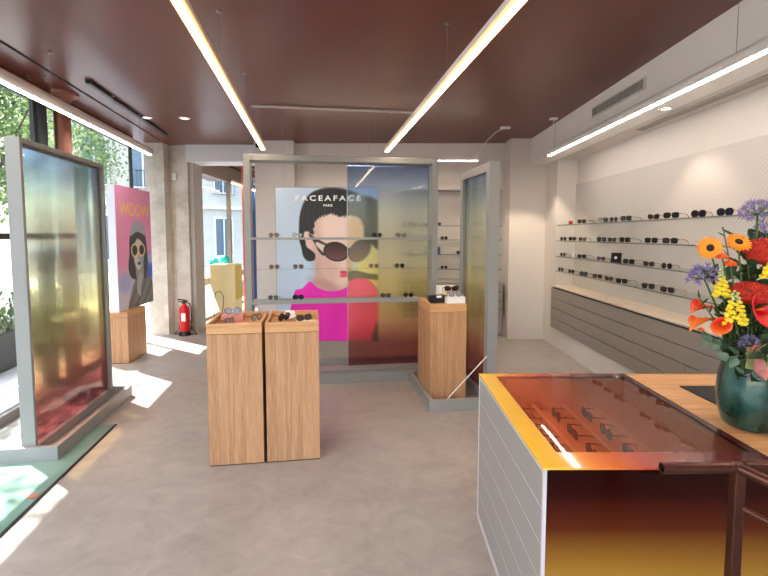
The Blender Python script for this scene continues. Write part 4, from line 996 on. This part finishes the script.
SPR = [([(1.3, 1.74, 1.2), (1.25, 1.75, 1.36)], 'broad-leaved, behind the left daisy', M_LEAF, .05, .08, 18, False),
 ([(1.36, 1.76, 1.25), (1.38, 1.78, 1.5)], 'broad-leaved, behind the top purple head', M_LEAF, .05, .08, 20, False),
 ([(1.33, 1.7, 1.08), (1.38, 1.66, 1.18)], 'broad-leaved, under the red calla', M_LEAF, .05, .08, 20, False),
 ([(1.3, 1.7, 1.15), (1.26, 1.7, 1.3)], 'dark filler behind the callas', M_LEAF, .04, .07, 16, False),
 ([(1.36, 1.7, 1.15), (1.35, 1.7, 1.33)], 'dark filler below the red domes', M_LEAF, .045, .075, 18, False),
 ([(1.4, 1.7, 1.2), (1.43, 1.72, 1.45)], 'dark filler behind the upper red dome', M_LEAF, .04, .075, 18, False),
 ([(1.27, 1.66, 1.07), (1.22, 1.64, 1.12)], 'dark rounded leaves beside the vase rim', M_LEAF, .045, .05, 14, True),
 ([(1.32, 1.62, 1.06), (1.3, 1.6, 1.14)], 'dark rounded leaves in front of the stems', M_LEAF, .045, .055, 14, True),
 ([(1.34, 1.72, 1.35), (1.33, 1.73, 1.47)], 'dark filler right of the daisies', M_LEAF, .03, .06, 16, False),
 ([(1.22, 1.66, 1.1), (1.14, 1.65, 1.13)], 'left low over the vase rim', M_EUC, .034, .038, 9, True),
 ([(1.25, 1.62, 1.08), (1.19, 1.6, 1.07)], 'drooping at the left of the rim', M_EUC, .036, .04, 8, True),
 ([(1.3, 1.6, 1.1), (1.27, 1.55, 1.1)], 'front centre over the rim', M_LEAF, .035, .05, 9, True),
 ([(1.27, 1.7, 1.25), (1.2, 1.72, 1.38)], 'rising at the left behind the daisies', M_LEAF, .022, .06, 11, False),
 ([(1.33, 1.74, 1.3), (1.32, 1.76, 1.5)], 'upright in the centre back', M_LEAF, .026, .07, 13, False),
 ([(1.4, 1.74, 1.3), (1.43, 1.76, 1.5)], 'upright at the right back', M_LEAF, .026, .07, 13, False),
 ([(1.28, 1.72, 1.35), (1.235, 1.72, 1.53)], 'thin, sticking up above the daisies', M_LEAF, .012, .05, 5, False),
 ([(1.4, 1.65, 1.1), (1.45, 1.6, 1.2)], 'at the right in front', M_LEAF, .035, .06, 11, True),
 ([(1.3, 1.66, 1.15), (1.3, 1.63, 1.3)], 'between the callas and the red dome', M_LEAF, .03, .06, 13, False),
 ([(1.38, 1.68, 1.2), (1.41, 1.68, 1.36)], 'below the upper red dome', M_LEAF, .03, .06, 13, False),
 ([(1.2, 1.67, 1.18), (1.13, 1.68, 1.28)], 'fine and dark at the far left', M_LEAF, .009, .04, 12, False),
 ([(1.24, 1.66, 1.13), (1.22, 1.66, 1.24)], 'dense at the left of the stems', M_LEAF, .03, .055, 13, False)]
for pts, w_, mm, lw, ll, cn, rd in SPR: leafy('green sprig %s' % w_, pts, m_=mm, lw=lw, ll=ll, cnt=cn, roundl=rd)

# ------------------------------------------------------------------ fire extinguisher
e = thing('fire_extinguisher', 'red fire extinguisher on a black stand by the stone wall', 'fire extinguisher', (-2.99, 6.98, 0))
m = MB(); m.lathe([(.07, .05), (.075, .06), (.075, .38), (.066, .42), (.035, .455), (.024, .46), (.024, .48)], 28); obj('cylinder', m, M_RED, e, smooth=True)
m = MB(); m.tube([(-.02, 0, .48), (-.02, 0, .5)], .02, 12); m.box(-.09, .05, -.012, .012, .5, .512); m.prism([(-.1, .53), (.04, .515), (.04, .53), (-.09, .55)], -.01, .01, 'y'); m.tube([(0, 0, .47), (0, 0, .53)], .014, 10); obj('valve_handle', m, M_BLACK, e, smooth=True)
m = MB(); m.tube([(.02, 0, .49), (.08, -.01, .48), (.11, -.02, .4), (.115, -.02, .25), (.1, -.02, .14)], .009, 8); m.tube([(.1, -.02, .14), (.097, -.02, .07)], [.011, .02], 10); obj('hose', m, M_BLACK, e, smooth=True)
m = MB(); m.box(-.02, .045, -.0785, -.0755, .22, .34); obj('label_sticker', m, M_WHITE, e)
m = MB(); m.lathe([(.09, 0), (.09, .02), (.078, .045), (.078, .06)], 28); obj('stand_base', m, M_BLACK, e, smooth=True)
m = MB()
for sx in (-1, 1): m.tube([(sx*.075, .02, .22), (sx*.1, .03, .1), (sx*.17, .03, .006)], .005, 6)
m.tube([(-.17, .03, .006), (.17, .03, .006)], .005, 6); obj('wire_frame', m, M_BLACK, e)

# ------------------------------------------------------------------ side room beyond the opening
m = MB(); m.box(-3.6, 2.9, 7.6, 11.4, -.12, -.001); struct('floor_side_room', m, M_FLOOR)
m = MB(); m.box(-1.86, -1.76, 7.3, 11.4, 0, CH); struct('wall_side_room', m, M_WALL)
m = MB(); m.box(-3.0, -2.55, 11.3, 11.4, 0, CH) ; m.box(-2.55, -1.86, 11.3, 11.4, 0, CH); struct('wall_side_back', m, mat('side_grey', (140, 150, 168), .7))
m = MB()
for z0, z1 in ((0, .05), (.62, .74), (2.56, 2.85)): m.box(-3.2, -3.12, 7.62, 11.3, z0, z1)
m.box(-3.2, -3.12, 7.62, 7.7, 0, 2.85); m.box(-3.2, -3.12, 9.6, 9.66, 0, 2.85); m.box(-3.2, -3.12, 11.22, 11.3, 0, 2.85)
o = struct('window_5', m, mat('window_taupe', (150, 140, 126), .6), label='street window of the side room')
m = MB(); m.box(-3.165, -3.155, 7.7, 11.22, .05, 2.56); obj('pane', m, M_GLASS, o)
m = MB()
for i in range(5): m.box(-3.0+.2*i, -2.98+.2*i, 7.65, 11.3, CH-.03, CH-.001)
struct('trim_4', m, mat('slat_dark', (84, 44, 36), .6), label='dark slats on the side room ceiling')
strip_lamp('strip light on the ceiling of the side room', -2.75, 8.6, 10.6, 2.44, 0, w=.05, h=.05, wires=(8.9, 10.3))
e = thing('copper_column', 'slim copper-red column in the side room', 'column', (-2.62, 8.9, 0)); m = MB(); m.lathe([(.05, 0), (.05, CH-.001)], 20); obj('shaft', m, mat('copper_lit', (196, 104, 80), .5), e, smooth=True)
m = MB(); m.prism([(-2.95+.02*i, 10.2+(.03 if i % 2 else 0)) for i in range(9)]+[(-2.79, 10.28), (-2.95, 10.25)], .004, 2.56, 'z'); tag(obj('blue_curtain', m, mat('banner_blue', (58, 92, 150), .8)), 'narrow blue curtain beside the side room window', 'curtain')
e = thing('cream_pedestal', 'cream tapered display pedestal in the side room', 'pedestal', (-2.68, 8.1, 0))
m = MB(); v = [(-.2, -.18), (.16, -.18), (.16, .2), (-.2, .2)]
v = [(-.26, -.18), (.16, -.18), (.16, .2), (-.26, .2)]; vs = [(max(x, -.06), y, 0) for x, y in v]+[(max(x, -.09), y, .12) for x, y in v]+[(x, y, .66) for x, y in v]+[(x, y, 1.0) for x, y in v]
m._a(vs, [(3, 2, 1, 0), (12, 13, 14, 15)]+[(a+i, a+(i+1) % 4, a+4+(i+1) % 4, a+4+i) for a in (0, 4, 8) for i in range(4)]); obj('body', m, mat('cream_paint', (238, 220, 170), .7), e)
m = MB(); m.box(.1605, .166, -.17, .19, .4, .99); obj('side_plate', m, mat('gold_plate', (214, 184, 80), .5), e)
for x, y, z, lb in [(-3.02, 8.35, 1.0, 'turquoise balloon on the left beside the pedestal'), (-2.84, 8.4, 1.05, 'turquoise balloon touching the pedestal top')]:
    e = thing('balloon', lb, 'balloon', (x, y, z), 0, 'turquoise balloons'); m = MB(); m.ball((0, 0, 0), .085, 18, (1, 1, 1.08)); obj('skin', m, mat('balloon_turquoise', (36, 190, 200), .25, coat=.5), e, smooth=True)
    m = MB(); m.tube([(0, 0, -.09), (0, 0, -.105)], [.004, .011], 8); m.tube([(0, 0, -.1), (.01, 0, -.5), (0, .01, -z+.002)], .0015, 5); obj('knot_and_string', m, MATS['balloon_turquoise'], e)
e = thing('hose_stand', 'thin black cable loop on a small stand behind the door jamb', 'stand', (-2.83, 7.85, 0))
m = MB(); m.tube([(-.03, 0, .01), (-.03, 0, .42), (.0, 0, .53), (.07, 0, .56), (.13, 0, .48), (.12, 0, .3), (.09, 0, .12)], .006, 8); obj('cable', m, M_BLACK, e, smooth=True)
m = MB(); m.box(-.08, .08, -.05, .05, 0, .02); m.tube([(.09, 0, .02), (.09, 0, .14)], .012, 8); obj('foot', m, M_BLACK, e)
m = MB(); m.box(-.02, .02, -.02, .02, 0, .004); tag(obj('floor_tape', m, mat('tape_orange', (216, 120, 96), .6), None, G(-1.60, 2.86, .0085), .5), 'small orange tape mark at the edge of the glass floor strip', 'tape')

# ------------------------------------------------------------------ outside
m = MB(); m.box(-30, FS-.06, -20, 45, -.16, -.13); struct('ground', m, mat('pavement', (196, 194, 190), .8, noise=.05, nscale=1.5), ANG, label='pale street pavement')
def building(label, s0, t0, t1, h, col, depth=6, loc=(0, 0, 0), rot=ANG):
    e = thing('building', label, 'building', loc, rot)
    m = MB(); m.box(s0-depth, s0, t0, t1, -.13, h); obj('wall', m, mat('fac_%d' % col[0], col, .8, noise=.06, nscale=2), e)
    k = int((t1-t0)/1.9); st = (t1-t0)/k
    mg = mat('far_glass', (88, 104, 116), .15); mf = mat('far_trim', (236, 234, 228), .7)
    for fl in range(int(h/3.1)):
        m = MB(); m.box(s0+.001, s0+.18, t0, t1, fl*3.1+2.85, fl*3.1+3.0); obj('string_course', m, mf, e)
        for i in range(k):
            c = t0+st*(i+.5); z0 = fl*3.1+(.35 if fl == 0 else .55)
            m = MB(); m.box(s0+.001, s0+.05, c-.55, c+.55, z0, z0+2.1); w_ = obj('window', m, mf, e)
            m = MB(); m.box(s0+.051, s0+.06, c-.46, c-.04, z0+.08, z0+2.0); m.box(s0+.051, s0+.06, c+.04, c+.46, z0+.08, z0+2.0); obj('pane', m, mg, w_)
            if fl:
                m = MB()
                for b_ in range(9): m.box(s0+.12, s0+.13, c-.6+b_*.15-.008, c-.6+b_*.15+.008, z0-.02, z0+.8)
                m.box(s0+.11, s0+.14, c-.62, c+.62, z0+.8, z0+.83); m.box(s0+.11, s0+.14, c-.62, c+.62, z0-.04, z0-.01); obj('railing', m, M_DARKF, e)
    return e
building('pale stone apartment house seen through the side room window', 0, -9, 9, 13, (200, 192, 176), 5, (-8.5, 25, 0), R(-42))
building('grey-beige apartment house across the street', -12, -6, 9.9, 15, (200, 188, 168))
M_BARK = mat('bark', (96, 78, 62), .9, noise=.3, nscale=8)
def leaf_mat():
    m, nt, N, L, b = newmat('tree_leaf'); tc = N.new('ShaderNodeTexCoord'); nz = N.new('ShaderNodeTexNoise'); nz.inputs['Scale'].default_value = 1.7; nz.inputs['Detail'].default_value = 6
    L.new(tc.outputs['Object'], nz.inputs['Vector']); r = N.new('ShaderNodeValToRGB'); r.color_ramp.elements[0].position = .35; r.color_ramp.elements[1].position = .65
    r.color_ramp.elements[0].color = lin(70, 100, 60); r.color_ramp.elements[1].color = lin(150, 170, 104); L.new(nz.outputs['Fac'], r.inputs[0]); L.new(r.outputs[0], b.inputs['Base Color'])
    b.inputs['Roughness'].default_value = .6; tl = N.new('ShaderNodeBsdfTranslucent'); L.new(r.outputs[0], tl.inputs[0]); mx = N.new('ShaderNodeMixShader'); mx.inputs[0].default_value = .45
    L.new(b.outputs[0], mx.inputs[1]); L.new(tl.outputs[0], mx.inputs[2]); L.new(mx.outputs[0], N['Material Output'].inputs['Surface']); return m
M_TLEAF = leaf_mat()
def tree(label, s, t, h, r, zc, nleaf=5200, seed=1):
    rg = np.random.default_rng(seed); p = G(s, t, -.13); e = thing('street_tree', label, 'tree', p, 0, 'street trees')
    m = MB(); m.tube([(0, 0, 0), (.05, 0, zc*.5), (0, .05, zc)], [.14, .11, .07], 10)
    for k in range(7):
        an = k*.9; m.tube([(0, 0, zc*.6), (math.cos(an)*r*.4, math.sin(an)*r*.4, zc+.1*k), (math.cos(an)*r*.75, math.sin(an)*r*.75, zc+h*.25+.15*k)], [.05, .035, .012], 6)
    obj('trunk', m, M_BARK, e, smooth=True)
    cl = rg.normal(size=(60, 3)); cl /= np.linalg.norm(cl, axis=1)[:, None]; cl *= rg.uniform(.35, 1, (60, 1))*np.array([r, r, h*.5])
    P = cl[rg.integers(0, 60, nleaf)]+rg.normal(size=(nleaf, 3))*.3*r*.6+np.array([0, 0, zc+h*.3])
    A = rg.normal(size=(nleaf, 3)); A /= np.linalg.norm(A, axis=1)[:, None]; B = np.cross(A, rg.normal(size=(nleaf, 3))); B /= np.linalg.norm(B, axis=1)[:, None]
    sz = rg.uniform(.035, .07, (nleaf, 1)); V = np.stack([P-A*sz, P+B*sz*.6, P+A*sz, P-B*sz*.6], 1).reshape(-1, 3)
    mb = MB(); mb.v = [tuple(x) for x in V.tolist()]; mb.f = [(4*i, 4*i+1, 4*i+2, 4*i+3) for i in range(nleaf)]
    o = obj('foliage', mb, M_TLEAF, e); o['kind'] = 'stuff'
tree('leafy street tree seen through the left window', -6.6, 6.2, 5.2, 2.0, 3.0, 17000, 1)
tree('leafy street tree seen through the narrower window', -7.2, 11.0, 5.2, 2.1, 3.0, 17000, 2)
tree('leafy street tree farther along the pavement', -8.0, 16.5, 5.0, 2.0, 3.0, 9000, 3)
# planter and parked car
p = G(-3.9, 6.9, -.13); e = thing('street_planter', 'dark planter box with low bushes on the pavement', 'planter', p, ANG)
m = MB(); m.box(-.25, .25, -1.4, 1.4, .0, .45); obj('box', m, M_DARKF, e, bevel=.01)
mb = MB(); rg = np.random.default_rng(5)
for i in range(1500):
    c = Vector((rg.uniform(-.25, .25), rg.uniform(-1.4, 1.4), .45+abs(rg.normal())*.22)); mb.petal(c, c+Vector(rg.normal(size=3)).normalized()*.09, .04, nu=2, nv=1)
o = obj('bush', mb, M_TLEAF, e); o['kind'] = 'stuff'
p = G(-7.6, 8.2, -.13); e = thing('parked_car', 'silver car parked across the pavement', 'car', p, ANG)
prof = [(-2.1, .3), (-2.15, .75), (-1.9, .92), (-1.2, 1.0), (-.6, 1.42), (.7, 1.45), (1.4, 1.02), (2.05, .88), (2.15, .6), (2.1, .3)]
m = MB(); m.prism(prof, -.85, .85, 'x'); obj('body', m, mat('car_silver', (176, 180, 184), .3, metal=.6), e, bevel=.05)
m = MB(); m.prism([(-1.1, 1.02), (-.58, 1.36), (.66, 1.39), (1.25, 1.04)], -.86, .86, 'x'); obj('side_windows', m, mat('far_glass2', (40, 50, 58), .1), e)
for x in (-.8, .8):
    for y in (-1.35, 1.35):
        m = MB(); m.tube([(x-.1, y, .32), (x+.1, y, .32)], .32, 24); obj('wheel', m, M_BLACKM, e, smooth=True)
# unused prototypes must not stay at the origin
for k, p in PROTO.items():
    if not p[1]:
        for ch in KIDS[p[0].name]: bpy.data.objects.remove(ch)
        bpy.data.objects.remove(p[0])
